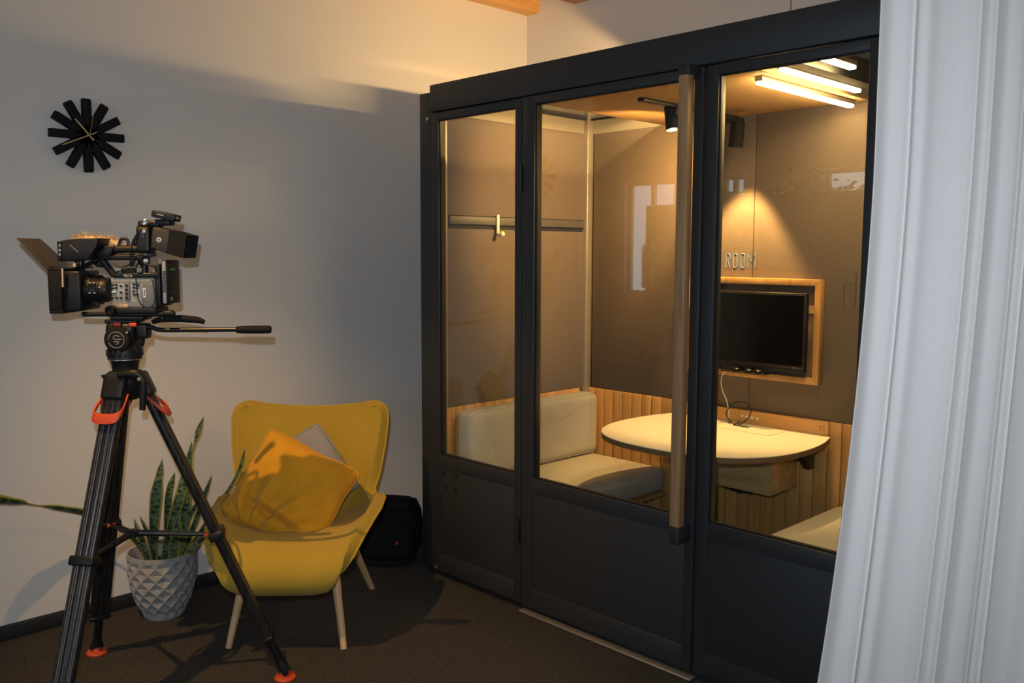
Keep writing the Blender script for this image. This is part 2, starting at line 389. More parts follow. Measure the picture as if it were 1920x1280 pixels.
MT['dark_cab'] = mat('dark_cabinet', (.03, .028, .026), .6)
MT['green_leaf'] = mat('green_leaf', (.03, .07, .02), .5)
cab_ = thing('storage_cabinet', 'tall dark storage cabinet by the windows, mirrored in the pod glass', 'cabinet', (-1.4, -6.2, 0))
MB().box((-3.3, -6.42, .08), (.45, -6.0, 2.06)).box((-3.26, -6.40, 0), (.41, -6.04, .08)).build('carcass', MT['dark_cab'], cab_, bevel=.004)
for k in range(5):
    MB().box((-3.29+k*.748, -6.0, .10), (-3.29+k*.748+.742, -5.982, 2.04)).build('cabinet_door', MT['dark_cab'], cab_, bevel=.003)
tpl = thing('trailing_plant', 'leafy green plant in a long planter on top of the tall dark cabinet', 'plant', (-1.6, -6.2, 2.06))
MB().box((-2.9, -6.3, 2.06), (-.6, -6.1, 2.13)).build('planter', MT['dark_cab'], tpl, bevel=.005)
rl = random.Random(11); lv2 = MB()
for k in range(420):
    big = rl.random() < .45
    c_ = Vector((rl.gauss(-1.32, .10) if big else rl.uniform(-2.9, -.7), -6.2+rl.uniform(-.12, .12), 2.13+abs(rl.gauss(0, .10 if big else .035))))
    a_ = Vector((rl.uniform(-1, 1), rl.uniform(-1, 1), rl.uniform(-.6, .8))).normalized(); b_ = a_.orthogonal().normalized()
    l_ = rl.uniform(.022, .045)
    lv2.add([c_-a_*l_, c_+b_*l_*.5+Vector((0, 0, .008)), c_+a_*l_, c_-b_*l_*.5+Vector((0, 0, .008))], [(0, 1, 2, 3)])
lvo = lv2.build('foliage', MT['green_leaf'], tpl); lvo['kind'] = 'stuff'
MB().tube(catmull([(-2.7, -6.2, 2.12), (-2.2, -6.18, 2.17), (-1.7, -6.2, 2.19), (-1.3, -6.22, 2.3)], 6), .008, 6).build('stem', MT['green_leaf'], tpl, smooth=True)

# ------------------------------------------------------------------ the meeting pod
IX0, IX1, IY = 0.099, 2.105, 1.05          # inner faces
PW = 2.204
pod = thing('meeting_pod', 'large anthracite framed meeting pod with glass front and door', 'office pod', (PW/2, .57, 0))
for (x0, y0) in ((0, 0), (PW-.087, 0)):
    MB().box((x0, y0, .03), (x0+.087, y0+.03, 2.21)).build('corner_post', MT['pod'], pod, bevel=.003)
for x0 in (0, PW-.087):
    MB().box((x0, 1.09, .03), (x0+.087, 1.14, 2.21)).build('corner_post', MT['pod'], pod, bevel=.003)
MB().box((0, .03, .03), (.03, 1.09, 2.195)).build('side_wall', MT['pod_panel'], pod)
MB().box((PW-.03, .03, .03), (PW, 1.09, 2.195)).build('side_wall', MT['pod_panel'], pod)
MB().box((.087, 1.10, .03), (PW-.087, 1.14, 2.195)).build('rear_wall', MT['pod_panel'], pod)
MB().box((.087, -.012, 2.121), (PW-.02, .03, 2.237)).build('fascia', MT['pod'], pod, bevel=.0025)
MB().box((.02, .02, 0), (PW-.02, 1.13, .045)).build('plinth', MT['gap'], pod)
MB().box((.03, .05, .045), (PW-.03, 1.09, .06)).build('pod_floor', MT['carpet'], pod)
MB().box((.665, -.02, .004), (1.52, .02, .012)).build('threshold', MT['alu'], pod, bevel=.002)
# front: fixed panel, door, fixed panel
ZB, ZT = .583, 2.084
def leaf_panel(name, x0, x1, g0, g1, y0=-.004, parts=True):
    fr = MB()
    for lo, hi in (((x0, .035), (g0, 2.116)), ((g1, .035), (x1, 2.116)), ((g0, ZT), (g1, 2.116)), ((g0, .525), (g1, ZB)), ((g0, .035), (g1, .12))):
        fr.box((lo[0], y0, lo[1]), (hi[0], y0+.045, hi[1]))
    o = fr.build(name, MT['pod'], pod, bevel=.0018)
    MB().box((g0-.004, y0+.004, .116), (g1+.004, y0+.034, .529)).build('lower_panel', MT['pod_panel'], o, bevel=.002)
    MB().box((g0-.006, y0+.02, ZB-.006), (g1+.006, y0+.0265, ZT+.006)).build('pane', MT['glass'], o)
    bd = MB()
    t = .005
    for lo, hi in (((g0, ZB), (g0+t, ZT)), ((g1-t, ZB), (g1, ZT)), ((g0+t, ZB), (g1-t, ZB+t)), ((g0+t, ZT-t), (g1-t, ZT))):
        bd.box((lo[0], y0+.010, lo[1]), (hi[0], y0+.0195, hi[1]))
    bd.build('glazing_bead', MT['black'], o)
    return o
fix1 = leaf_panel('fixed_panel', .09, .656, .133, .620)
door = leaf_panel('door', .667, 1.515, .733, 1.478, y0=-.010)
fix2 = leaf_panel('fixed_panel', 1.5205, PW-.088, 1.567, 2.069)
# handle: oak bar on two dark brackets
MB().box((1.462, -.080, .565), (1.502, -.045, 2.085)).build('handle', MT['oak_handle'], door, bevel=.004)
for z0, z1 in ((.507, .565), (2.085, 2.118)):
    MB().box((1.461, -.081, z0), (1.503, -.009, z1)).build('handle_bracket', MT['pod'], door, bevel=.003)
for z in (.35, 1.8): MB().cyl((.661, -.014, z-.05), (.661, -.014, z+.05), .006).build('hinge', MT['black_metal'], door, smooth=True)
for (px, py) in ((802, 223), (818, 1062)):
    p = on_axis(px, py, 1, -.002); MB().cyl(p, p+Vector((0, -.004, 0)), .009, .008, 14).build('screw_head', MT['steel'], pod, smooth=True)
for ch, px, py in (('R', 830, 891), ('O', 849.5, 896.5), ('O', 831.5, 918.5), ('M', 850, 924)):
    p = on_axis(px, py, 1, -.0012)
    text('letter', ch, MT['dark_letters'], pod, p, (1, 0, 0), (0, 0, 1), .026, .0012)
# inner walls
ft = MB
def felt(lo, hi): return MB().box(lo, hi).build('felt_panel', MT['felt'], pod, bevel=.003)
zf0, zf1 = .785, 2.12
felt((.07, .078, 1.672), (IX0, 1.018, zf1)); felt((.07, .078, zf0), (IX0, 1.018, 1.612))
felt((IX1, .078, zf0), (IX1+.03, 1.018, 1.612)); felt((IX1, .078, 1.672), (IX1+.03, 1.018, zf1))
felt((.135, IY, zf0), (1.0845, IY+.03, zf1)); felt((1.0875, IY, zf0), (2.07, IY+.03, zf1))
for x0, x1 in ((.075, .108), (IX1-.009, IX1+.03)):
    MB().box((x0, .085, 1.632), (x1, 1.02, 1.67)).build('coat_rail', MT['rail'], pod, bevel=.003)
    MB().box((x0-.01 if x0 < 1 else x0+.01, .085, 1.61), (x1-.014 if x0 < 1 else x1, 1.02, 1.632)).build('rail_shadow_gap', MT['gap'], pod)
for x0 in (.086, IX1-.025):
    MB().box((x0, 1.012, .06), (x0+.04, IY+.01, 2.20)).build('corner_profile', MT['alu'], pod, bevel=.003)
    MB().box((x0-.01, .045, .06), (x0+.012, .082, 2.20)).build('corner_profile', MT['alu'], pod, bevel=.003)
# beams above the felt
MB().box((.06, .05, zf1), (.098, 1.07, 2.195)).build('top_beam', MT['strip'], pod)
MB().box((IX1+.001, .05, zf1), (IX1+.04, 1.07, 2.195)).build('top_beam', MT['strip'], pod)
MB().box((.098, IY+.002, zf1), (IX1, IY+.04, 2.195)).build('top_beam', MT['strip'], pod)
MB().box((.098, .036, 2.10), (IX1, .06, 2.195)).build('top_beam', MT['strip'], pod)
# wainscot of separate oak planks
wn = MB().box((.045, .05, .06), (.075, 1.085, zf0-.01)); wn.box((.075, 1.066, .06), (2.12, 1.085, zf0-.01)); wn.box((2.13, .05, .06), (2.15, 1.085, zf0-.01))
wn = wn.build('wainscot', MT['dark_wood'], pod)
pw = .0625
def plank_mesh(dx, dy):
    b = MB().box((-dx/2, -dy/2, .06), (dx/2, dy/2, zf0)); o = b.build('plank', MT['oak'], wn, bevel=.004); return o
pk = plank_mesh(pw-.003, .018); first = True
def put_plank(src, x, y):
    o = src.copy(); C.objects.link(o); o.parent = wn; o.location = (x-PW/2, y-.57, 0); return o
# (mesh coordinates were moved to the pod's frame: undo that so copies can be placed)
for v in pk.data.vertices: v.co += Vector((PW/2, .57, 0))
pk2 = pk.copy(); pk2.data = pk.data.copy(); C.objects.link(pk2); pk2.parent = wn
for v in pk2.data.vertices: v.co = Vector((-v.co.y, v.co.x, v.co.z))
n_back = 32; x_ = .102+pw/2
pk.location = (x_-PW/2, 1.052-.57, 0)
for k in range(1, n_back): put_plank(pk, x_+k*pw, 1.052)
pk2.location = (.09-PW/2, .065+pw/2-.57, 0)
for k in range(1, 15): put_plank(pk2, .09, .065+pw/2+k*pw)
for k in range(15): put_plank(pk2, 2.114, .065+pw/2+k*pw)
bb = MB().box((.716, 1.026, .655), (1.487, 1.0425, zf0)).build('backboard', MT['oak_h'], pod, bevel=.003)
for px, py in ((1392, 779), (1401, 781), (1410.5, 783), (1420, 785)):
    p = on_axis(px, py, 1, 1.027); MB().lathe(p, (0, -1, 0), [(0, .0075), (.004, .007), (.005, .005), (.0045, .002)], 16).build('socket', MT['cream'], bb, smooth=True)
for px, py in ((1538.5, 799), (1545, 800), (1538, 804), (1545, 805.5)):
    p = on_axis(px, py, 1, 1.0265); MB().cyl(p, p+Vector((0, -.002, 0)), .0028, n=10).build('screw', MT['black'], bb)
# ceiling board with glazed roof strips left and right
MB().box((.583, .06, zf1), (1.60, 1.052, 2.142)).build('ceiling_board', MT['ceil_wood'], pod, bevel=.002)
for x0, x1 in ((.10, .583), (1.60, 2.10)):
    g = MB().box((x0, .06, 2.199), (x1, 1.05, 2.205)).build('roof_pane', MT['roof_glass'], pod)
    fr = MB()
    for lo, hi in (((x0, .06), (x0+.018, 1.05)), ((x1-.018, .06), (x1, 1.05)), ((x0+.018, .06), (x1-.018, .078)), ((x0+.018, 1.032), (x1-.018, 1.05))):
        fr.box((lo[0], lo[1], 2.188), (hi[0], hi[1], 2.199))
    fr.build('gasket', MT['gap'], g)
MB().box((0, .25, 2.195), (.03, 1.12, 2.274)).build('added_light_rim', MT['pod'], pod)  # unseen rim, added to set the lower limit of the tube's light
# lettering on the felt, and a faint figure on the inside of the right pane
def stroke_letters(name, strokes, m, parent, y, r):
    for k, st in enumerate(strokes):
        b = MB()
        for ln in st: b.tube([(x, y, z) for x, z in ln], r, 6)
        b.build(name, m, parent, smooth=True)
za, zb_ = 1.437, 1.501
def ring(x0, x1, z0, z1, r=.008, n=4):
    pts = []
    for cx_, cz0, a0_ in ((x1-r, z1-r, 0), (x0+r, z1-r, 90), (x0+r, z0+r, 180), (x1-r, z0+r, 270)):
        for q in range(n+1): an = math.radians(a0_+90*q/n); pts.append((cx_+r*math.cos(an), cz0+r*math.sin(an)))
    return pts+[pts[0]]
zm = (za+zb_)/2+.002
R_l = [[(.948, za), (.948, zb_), (.960, zb_), (.966, zb_-.005), (.968, zb_-.012), (.967, zm+.008), (.962, zm), (.948, zm)], [(.958, zm), (.968, za)]]
M_l = [[(1.062, za), (1.062, zb_), (1.081, za+.029), (1.100, zb_), (1.100, za)]]
stroke_letters('wall_letter', [R_l, [ring(.987, 1.006, za, zb_)], [ring(1.026, 1.046, za, zb_)], M_l], MT['letters'], pod, IY-.0008, .0026)
gx0, gx1 = [on_axis(px, 540, 1, .02).x for px in (1582, 1604)]
gz = lambda py: on_axis(1594, py, 1, .02).z
stroke_letters('pane_figure', [[[(gx0+.004, gz(508)), (gx0+.010, gz(506)), (gx1-.006, gz(508)), (gx1, gz(514)), (gx1, gz(570)), (gx1-.008, gz(576)), (gx0+.008, gz(576)), (gx0, gz(570)), (gx0, gz(538)), (gx0+.008, gz(532)), (gx1-.003, gz(532))]]], mat('frosted_vinyl', (.13, .115, .10), .7), fix2, .0235, .0016)
# one led bar, then two lit bars standing in for its reflections
def led_bar(label, x, y0, y1, z, r=.012):
    t = thing('led_bar', label, 'lamp', (x, (y0+y1)/2, z), group='led bars under the pod roof')
    MB().box((x-.016, y0, z+.004), (x+.016, y1, z+.022)).build('housing', MT['alu'], t, bevel=.003)
    MB().box((x-.013, y0+.004, z-.006), (x+.013, y1-.004, z+.006)).build('diffuser', MT['led'], t, bevel=.003)
led_bar('longest glowing warm led bar, along edge of the wooden pod ceiling', 1.545, .28, 1.0, 2.098)
led_bar('second glowing bar, standing in for a reflection, between the longest one and the pod right side', 1.665, .22, .80, 2.118)
led_bar('shortest visible glowing bar, standing in for a reflection, in the top right corner of the right pane', 1.815, .12, .43, 2.13)
MB().box((1.715, .06, 2.115), (1.765, 1.05, 2.199)).build('roof_bar', MT['pod'], pod)
# unseen tube and lid, added to throw warm light on the upper walls
ru = thing('added_roof_tube', 'unseen warm tube added on the pod roof under a lid to light the walls', 'lamp', (.725, .64, 2.142))
MB().box((.70, .30, 2.142), (.79, 1.0, 2.194)).build('base', MT['alu'], ru)
MB().tube([(.725, .32, 2.205), (.725, .98, 2.205)], .010, 12).build('tube', emit_mat('added_tube_glow', (1.0, .62, .24), 340), ru, smooth=True)
MB().box((.583, .30, 2.302), (1.0, 1.06, 2.310)).box((.80, .30, 2.15), (.81, 1.06, 2.302)).build('lid', MT['pod'], ru)  # lid added only to cut off the tube's light above
# track light with two spot heads
tr = thing('track_light', 'black ceiling track with two cylindrical spotlights inside the pod', 'lamp', (.985, .7, 2.12))
MB().box((.968, .34, 2.106), (1.0, 1.04, 2.12)).build('track', MT['black_metal'], tr, bevel=.002)
def spot_head(px_top, py_top, px_bot, py_bot, y, aim, power, ang):
    top = on_axis(px_top, py_top, 1, y); bot = on_axis(px_bot, py_bot, 1, y)
    d = (bot-top); L_ = d.length; d.normalize()
    sp = MB().box((.972, y-.035, 2.075), (.997, y+.035, 2.106)).build('spotlight', MT['black'], tr, bevel=.003)
    MB().tube([(.985, y, 2.078), (top.x+.01, y+.03, top.z+.012), top+d*.03+Vector((0, .03, 0))], .007, 10).build('arm', MT['black'], sp, smooth=True)
    b = MB(); b.lathe(top, d, [(0, .026), (.004, .030), (L_-.004, .032), (L_, .030), (L_-.012, .027), (L_-.013, .001)], 28)
    b.build('lamp_head', MT['matte_black'], sp, smooth=True)
    MB().lathe(top+d*(L_-.0125), d, [(0, .026), (.003, .02), (.004, .001)], 20).build('lens', MT['led_lens'], sp, smooth=True)
    e = top+d*(L_+.012)
    light('pod_spot_lamp', 'SPOT', e, power, WARM, .02, e+Vector(aim), ang, .5)
spot_head(1258, 197, 1263, 243, .60, (-.87, .33, -.18), 95, 108)
spot_head(1384, 228, 1379, 276, .90, (-.06, .12, -1), 95, 70)

# coat hook
hy = .381
hk = thing('coat_hook', 'cream J-shaped coat hook on the grey rail of the pod side wall', 'hook', (.108, hy, 1.585))
MB().box((.108, hy-.009, 1.592), (.116, hy+.009, 1.682)).tube([(.112, hy, 1.60), (.116, hy, 1.588), (.13, hy, 1.584), (.142, hy, 1.588)], .007, 10).build('plate', MT['cream'], hk, bevel=.002)
MB().lathe((.138, hy, 1.590), (1, 0, .15), [(0, .010), (.006, .013), (.012, .010), (.014, .003)], 16).build('knob', MT['cream'], hk, smooth=True)

# table
ZTB = .725; TX = 1.10
half = [(.0, .287), (.17, .303), (.31, .368), (.40, .475), (.445, .61), (.452, .76), (.435, .90), (.40, 1.022)]
outl = [Vector((TX+a, b, 0)) for a, b in half]+[Vector((TX-a, b, 0)) for a, b in half[::-1][:-1]]
k_ = len(half)
right = catmull([outl[i] for i in range(k_)], 6); left = catmull([outl[i % len(outl)] for i in range(k_, len(outl)+1)], 6)
ol = right+left[:-1]
tb = thing('pod_table', 'cream D-shaped table fixed to the pod back wall under the television', 'table', (TX, .68, .70))
MB().prism([p+Vector((0, 0, ZTB-.003)) for p in ol], (0, 0, .003)).build('tabletop', MT['tabletop'], tb)
MB().prism([p+Vector((0, 0, ZTB-.024)) for p in ol], (0, 0, .0208)).build('edge_board', MT['table_edge'], tb)
fx0, fx1, fy0, fy1 = 1.0, 1.31, .85, .99
fl_ = MB(); g_ = .0022
for lo, hi in (((fx0, fy0), (fx1, fy0+g_)), ((fx0, fy0), (fx0+g_, fy1)), ((fx1-g_, fy0), (fx1, fy1))): fl_.box((lo[0], lo[1], ZTB-.001), (hi[0], hi[1], ZTB+.0006))
fl_.build('cable_flap_joint', MT['table_edge'], tb)
for x in (.78, 1.40):
    MB().prism([(x, 1.025, .70), (x, .86, .70), (x, .86, .685), (x, .95, .61), (x, .985, .575), (x, 1.025, .575)], (.03, 0, 0)).build('bracket', MT['black_metal'], tb, bevel=.002)
bx = thing('cable_box', 'plywood cable box screwed under the D-shaped table', 'box', (1.10, .92, .48))
MB().box((.86, .80, .478), (1.352, .815, .700)).build('front_board', MT['plywood'], bx, bevel=.002)
for x in (.86, 1.337): MB().box((x, .815, .478), (x+.015, 1.025, .700)).build('side_board', MT['plywood'], bx, bevel=.002)
MB().box((.875, .815, .48), (1.337, 1.025, .492)).build('base_board', MT['plywood'], bx)
cbn = MB()
for k in range(5):
    pts = [(1.08+.03*k, .87+.012*k, .48), (1.09+.032*k, .86, .462-.004*(k % 3)), (1.14+.02*k, .88, .455), (1.19+.015*k, .87+.01*k, .48)]
    cbn.tube(catmull(pts, 5), .005, 8)
cbn.build('cable_bundle', MT['black'], bx, smooth=True)
bc = MB().tube(catmull([(1.352, .93, .68), (1.375, .91, .645), (1.40, .92, .625), (1.43, .95, .62)], 6), .004, 8)
bc.tube(catmull([(1.352, .95, .68), (1.37, .93, .655), (1.40, .94, .64), (1.43, .97, .632)], 6), .004, 8)
bc.build('black_cable', MT['black'], bx, smooth=True)

# television in an oak frame
tf = thing('wall_frame', 'light oak frame on the felt wall around the television', 'frame', (1.098, IY, .94))
a0, a1, b0, b1 = .757, 1.438, .94, 1.393; fw_ = .028; yf = IY-.038
for poly in (((a0, b0), (a1, b0), (a1-fw_, b0+fw_), (a0+fw_, b0+fw_)), ((a0, b1), (a1, b1), (a1-fw_, b1-fw_), (a0+fw_, b1-fw_)),
             ((a0, b0), (a0+fw_, b0+fw_), (a0+fw_, b1-fw_), (a0, b1)), ((a1, b0), (a1-fw_, b0+fw_), (a1-fw_, b1-fw_), (a1, b1))):
    MB().prism([(x, yf, z) for x, z in poly], (0, .037, 0)).build('rail', MT['oak'], tf, bevel=.002)
MB().box((a0+.02, IY-.008, b0+.02), (a1-.02, IY-.0015, b1-.02)).build('back_panel', MT['dark_wood'], tf)
MB().box((1.31, IY-.012, 1.245), (a1-fw_, IY-.008, 1.28)).build('batten', MT['oak_h'], tf)
tv = thing('television', 'black flat screen television in the oak frame above the table', 'television', (1.098, 1.0, .96))
t0, t1, u0, u1 = .812, 1.388, .992, 1.333
MB().box((t0, .985, u0), (t1, 1.01, u1)).box((.95, 1.01, 1.05), (1.25, 1.03, 1.28)).build('casing', MT['black'], tv, bevel=.003)
MB().box((t0+.011, .9835, u0+.026), (t1-.011, .9855, u1-.011)).build('screen', MT['screen'], tv)
MB().box((t0, .981, u0), (t1, .9852, u0+.018)).build('lower_bezel', MT['black_metal'], tv, bevel=.001)
MB().box((1.06, .988, .968), (1.13, 1.008, .995)).build('neck', MT['black'], tv, bevel=.003)
MB().box((.99, .958, .966), (1.21, 1.011, .973)).build('foot', MT['black'], tv, bevel=.003)
pk_ = MB()
for px, py in ((1381, 688), (1404, 691), (1422, 693)):
    p = on_axis(px, py, 1, .966); pk_.lathe((p.x, .966, .973), (0, 0, 1), [(0, .018), (.01, .018), (.014, .014), (.015, .002)], 18)
pk_.build('remote_puck', MT['black_metal'], tv, smooth=True)
# loose cable
def yp(lst, y): return [on_axis(px, py, 1, y) for px, py in lst]
cb1 = yp([(1366, 690), (1355, 702), (1352, 718), (1356, 735), (1363, 752), (1366, 772)], 1.005)
cb2 = yp([(1366, 790), (1374, 797), (1388, 795), (1402, 784), (1408, 770), (1402, 757), (1390, 753), (1375, 756), (1366, 765), (1362, 775), (1367, 787), (1376, 796)], .975)
cb3 = [on_axis(px, py, 2, ZTB+.004) for px, py in ((1376, 796), (1392, 799), (1404, 801))]
cb4 = [on_axis(px, py, 2, ZTB+.004) for px, py in ((1344, 771), (1360, 770), (1380, 775), (1390, 782), (1386, 791), (1376, 795))]
pcd = thing('power_cable', 'thin looped cable hanging from the television onto the table', 'cable', (1.02, .97, ZTB))
MB().tube(catmull(cb1+cb2[:1], 6), .0024, 8).build('white_lead', MT['cream'], pcd, smooth=True)
MB().tube(catmull(cb2+cb3, 6), .0026, 8).tube(catmull(cb4, 6), .0024, 8).build('black_loop', MT['black'], pcd, smooth=True)

# benches and cushions
def bench(side):
    s = 1 if side == 'left' else -1
    X = lambda x: x if s == 1 else 2*TX+.004-x
    nm = 'on the left side of the pod' if s == 1 else 'on the right side of the pod'
    b = thing('bench', 'dark bench board %s' % nm, 'bench', (X(.38), .55, .06))
    xa, xb = sorted((X(.102), X(.66)))
    MB().box((xa, .085, .303), (xb, 1.035, .322)).build('seat_board', MT['oak_h'], b, bevel=.002)
    xa, xb = sorted((X(.12), X(.52)))
    MB().box((xa, .10, .06), (xb, 1.02, .303)).build('plinth', MT['dark_wood'], b)
    def cush(name, label, cat, c, size, grp, seam_axis):
        t = thing(name, label, cat, (c[0], c[1], c[2]-size[2]/2), group=grp)
        MB().rbox(c, size, .035, n=16, bulge=(.006, .004, .008)).build('cover', MT['cushion'], t, smooth=True)
        h = [x/2-.002 for x in size]; sm = MB(); r = .03
        ax_ = [i for i in range(3) if i != seam_axis]
        for sg in (-1, 1):
            pts = []
            off = h[seam_axis]-.012
            for (sa, sb, a_0) in ((1, 1, 0), (-1, 1, 90), (-1, -1, 180), (1, -1, 270)):
                for q in range(4):
                    an = math.radians(a_0+q*30); p_ = [0, 0, 0]
                    p_[ax_[0]] = sa*(h[ax_[0]]-r)+r*math.cos(an); p_[ax_[1]] = sb*(h[ax_[1]]-r)+r*math.sin(an)
                    p_[seam_axis] = sg*off; pts.append(Vector(c)+Vector(p_)*.985)
            sm.tube(pts, .0035, 6, closed=True)
        sm.build('piping', MT['cushion'], t, smooth=True)
    cush('seat_cushion', 'light grey seat cushion %s' % ('beside the table, left of the door handle' if s == 1 else 'at the lower right, beside the white curtain'), 'cushion', (X(.395), .565, .386), (.53, .92, .118), 'pod bench cushions', 2)
    cush('back_cushion', 'light grey upright back cushion %s' % ('leaning on the left pod wall' if s == 1 else 'on the right pod wall behind the curtain'), 'cushion', (X(.166), .565, .613), (.115, .90, .315), 'pod bench cushions', 0)
bench('left'); bench('right')

# ------------------------------------------------------------------ wall clock
cy, cz_ = -1.265, 1.957
ck = thing('wall_clock', 'black wall clock with twelve spokes and slim wooden hands', 'clock', (XW, cy, cz_))
for k in range(12):
    an = k*PI/6
    u = Vector((0, math.sin(an), math.cos(an))); v = Vector((0, math.cos(an), -math.sin(an))); x_ax = Vector((1, 0, 0))
    ri, ro, wd = .004, .143, .0155
    th0, th1 = .006, .036
    b = MB()
    c0 = Vector((XW, cy, cz_))
    prof = [(ri, th0), (ro-.004, th0), (ro, th0+.008), (ro, th1-.010), (ro-.010, th1), (ri, th1)]
    b.prism([c0+u*r_+x_ax*t_-v*wd for r_, t_ in prof], v*wd*2)
    b.build('spoke', MT['matte_black'], ck, bevel=.0015)
MB().lathe((XW, cy, cz_), (1, 0, 0), [(0, .04), (.033, .04), (.034, .0)], 24).build('hub', MT['matte_black'], ck, smooth=True)
def hand(dy, dz, back, wd, x, m, nm):
    d = Vector((0, dy, dz)); L_ = d.length; u = d.normalized(); v = Vector((1, 0, 0)).cross(u)
    c = Vector((XW+x, cy, cz_))+u*(L_-back)/2
    MB().obox(c, (.0025, wd, L_+back), (Vector((1, 0, 0)), v, u)).build(nm, m, ck)
hand(-.050, .058, .026, .0062, .042, MT['gold_hand'], 'hour_hand')
hand(-.102, -.046, .030, .0045, .045, MT['gold_hand'], 'minute_hand')
hand(.016, .078, .0, .0013, .048, MT['gold_hand'], 'second_hand')
MB().cyl((XW+.037, cy, cz_), (XW+.051, cy, cz_), .004).build('pin', MT['steel'], ck, smooth=True)

# ------------------------------------------------------------------ armchair
ch = thing('armchair', 'mustard yellow winged armchair on pale tapered wooden legs', 'armchair', (.07, -.69, 0), math.radians(47.6), world=False)
ctr = [(-.350, .268), (-.371, .282), (-.376, .304), (-.362, .333), (-.315, .358), (-.22, .370), (-.08, .362), (.06, .352), (.15, .362), (.205, .410), (.235, .48), (.262, .57), (.288, .67), (.309, .75), (.318, .785), (.323, .806), (.326, .818), (.327, .823)]
hw = [.110, .185, .235, .268, .290, .315, .338, .342, .330, .300, .290, .308, .327, .336, .333, .322, .300, .270]
up_ = [.0, .012, .030, .046, .060, .085, .115, .140, .135, .080, .03, .0, .0, .0, .0, .0, .0, .0]
fwd = [.0, .0, .0, .0, .0, .0, .0, .02, .08, .12, .115, .10, .085, .07, .062, .055, .045, .035]
cen = catmull([(0, a, b) for a, b in ctr], 3)
def sample(arr, i, n=3):
    j = min(len(arr)-2, i//n); t = i/n-j; return arr[j]+(arr[j+1]-arr[j])*t
NU = 16
sh = MB(); rows = len(cen)
for i, p in enumerate(cen):
    W_, a_, f_ = sample(hw, i), sample(up_, i), sample(fwd, i)
    tip = i/(rows-1)
    for j in range(NU+1):
        u = j/NU*2-1; e = abs(u)**2.4
        x = W_*math.sin(u*1.25)/math.sin(1.25)
        dz = a_*e; dy = -f_*e
        dz += .030*min(1, abs(u)/.95)**1.8*max(0, min(1, (p.z-.60)/.22))
        sh.v.append(Vector((x, p.y+dy, p.z+dz)))
for i in range(rows-1):
    for j in range(NU):
        a = i*(NU+1)+j; sh.f.append([a, a+1, a+NU+2, a+NU+1])
edge = [sh.v[j].copy() for j in range(NU+1)]+[sh.v[i*(NU+1)+NU].copy() for i in range(1, rows)]+[sh.v[(rows-1)*(NU+1)+j].copy() for j in range(NU-1, -1, -1)]+[sh.v[i*(NU+1)].copy() for i in range(rows-2, 0, -1)]
shell = sh.build('shell', MT['mustard'], ch, smooth=True)
so = shell.modifiers.new('thick', 'SOLIDIFY'); so.thickness = .042; so.offset = -1 ; so.use_even_offset = False
bv = shell.modifiers.new('round', 'BEVEL'); bv.width = .014; bv.segments = 3; bv.limit_method = 'ANGLE'; bv.angle_limit = math.radians(50)
MB().tube(edge, .0045, 8, closed=True).build('piping', MT['mustard_piping'], ch, smooth=True)
MB().lathe((.055, .262-.006, .635), (0, -1, .25), [(0, .014), (.004, .013), (.008, .008), (.009, .001)], 16).build('button', MT['mustard'], ch, smooth=True)
for (fx, fy), (tx_, ty_) in (((-.222, -.30), (-.165, -.20)), ((.219, -.32), (.165, -.20)), ((.25, .296), (.17, .12)), ((-.255, .325), (-.17, .12))):
    MB().tube([(fx, fy, 0), (lerp(fx, tx_, .5), lerp(fy, ty_, .5), .155), (tx_, ty_, .315)], [.0125, .016, .0195], 16).build('leg', MT['beech'], ch, smooth=True)
MB().obox((0, -.04, .30), (.36, .36, .022)).build('under_frame', MT['black'], ch, bevel=.004)

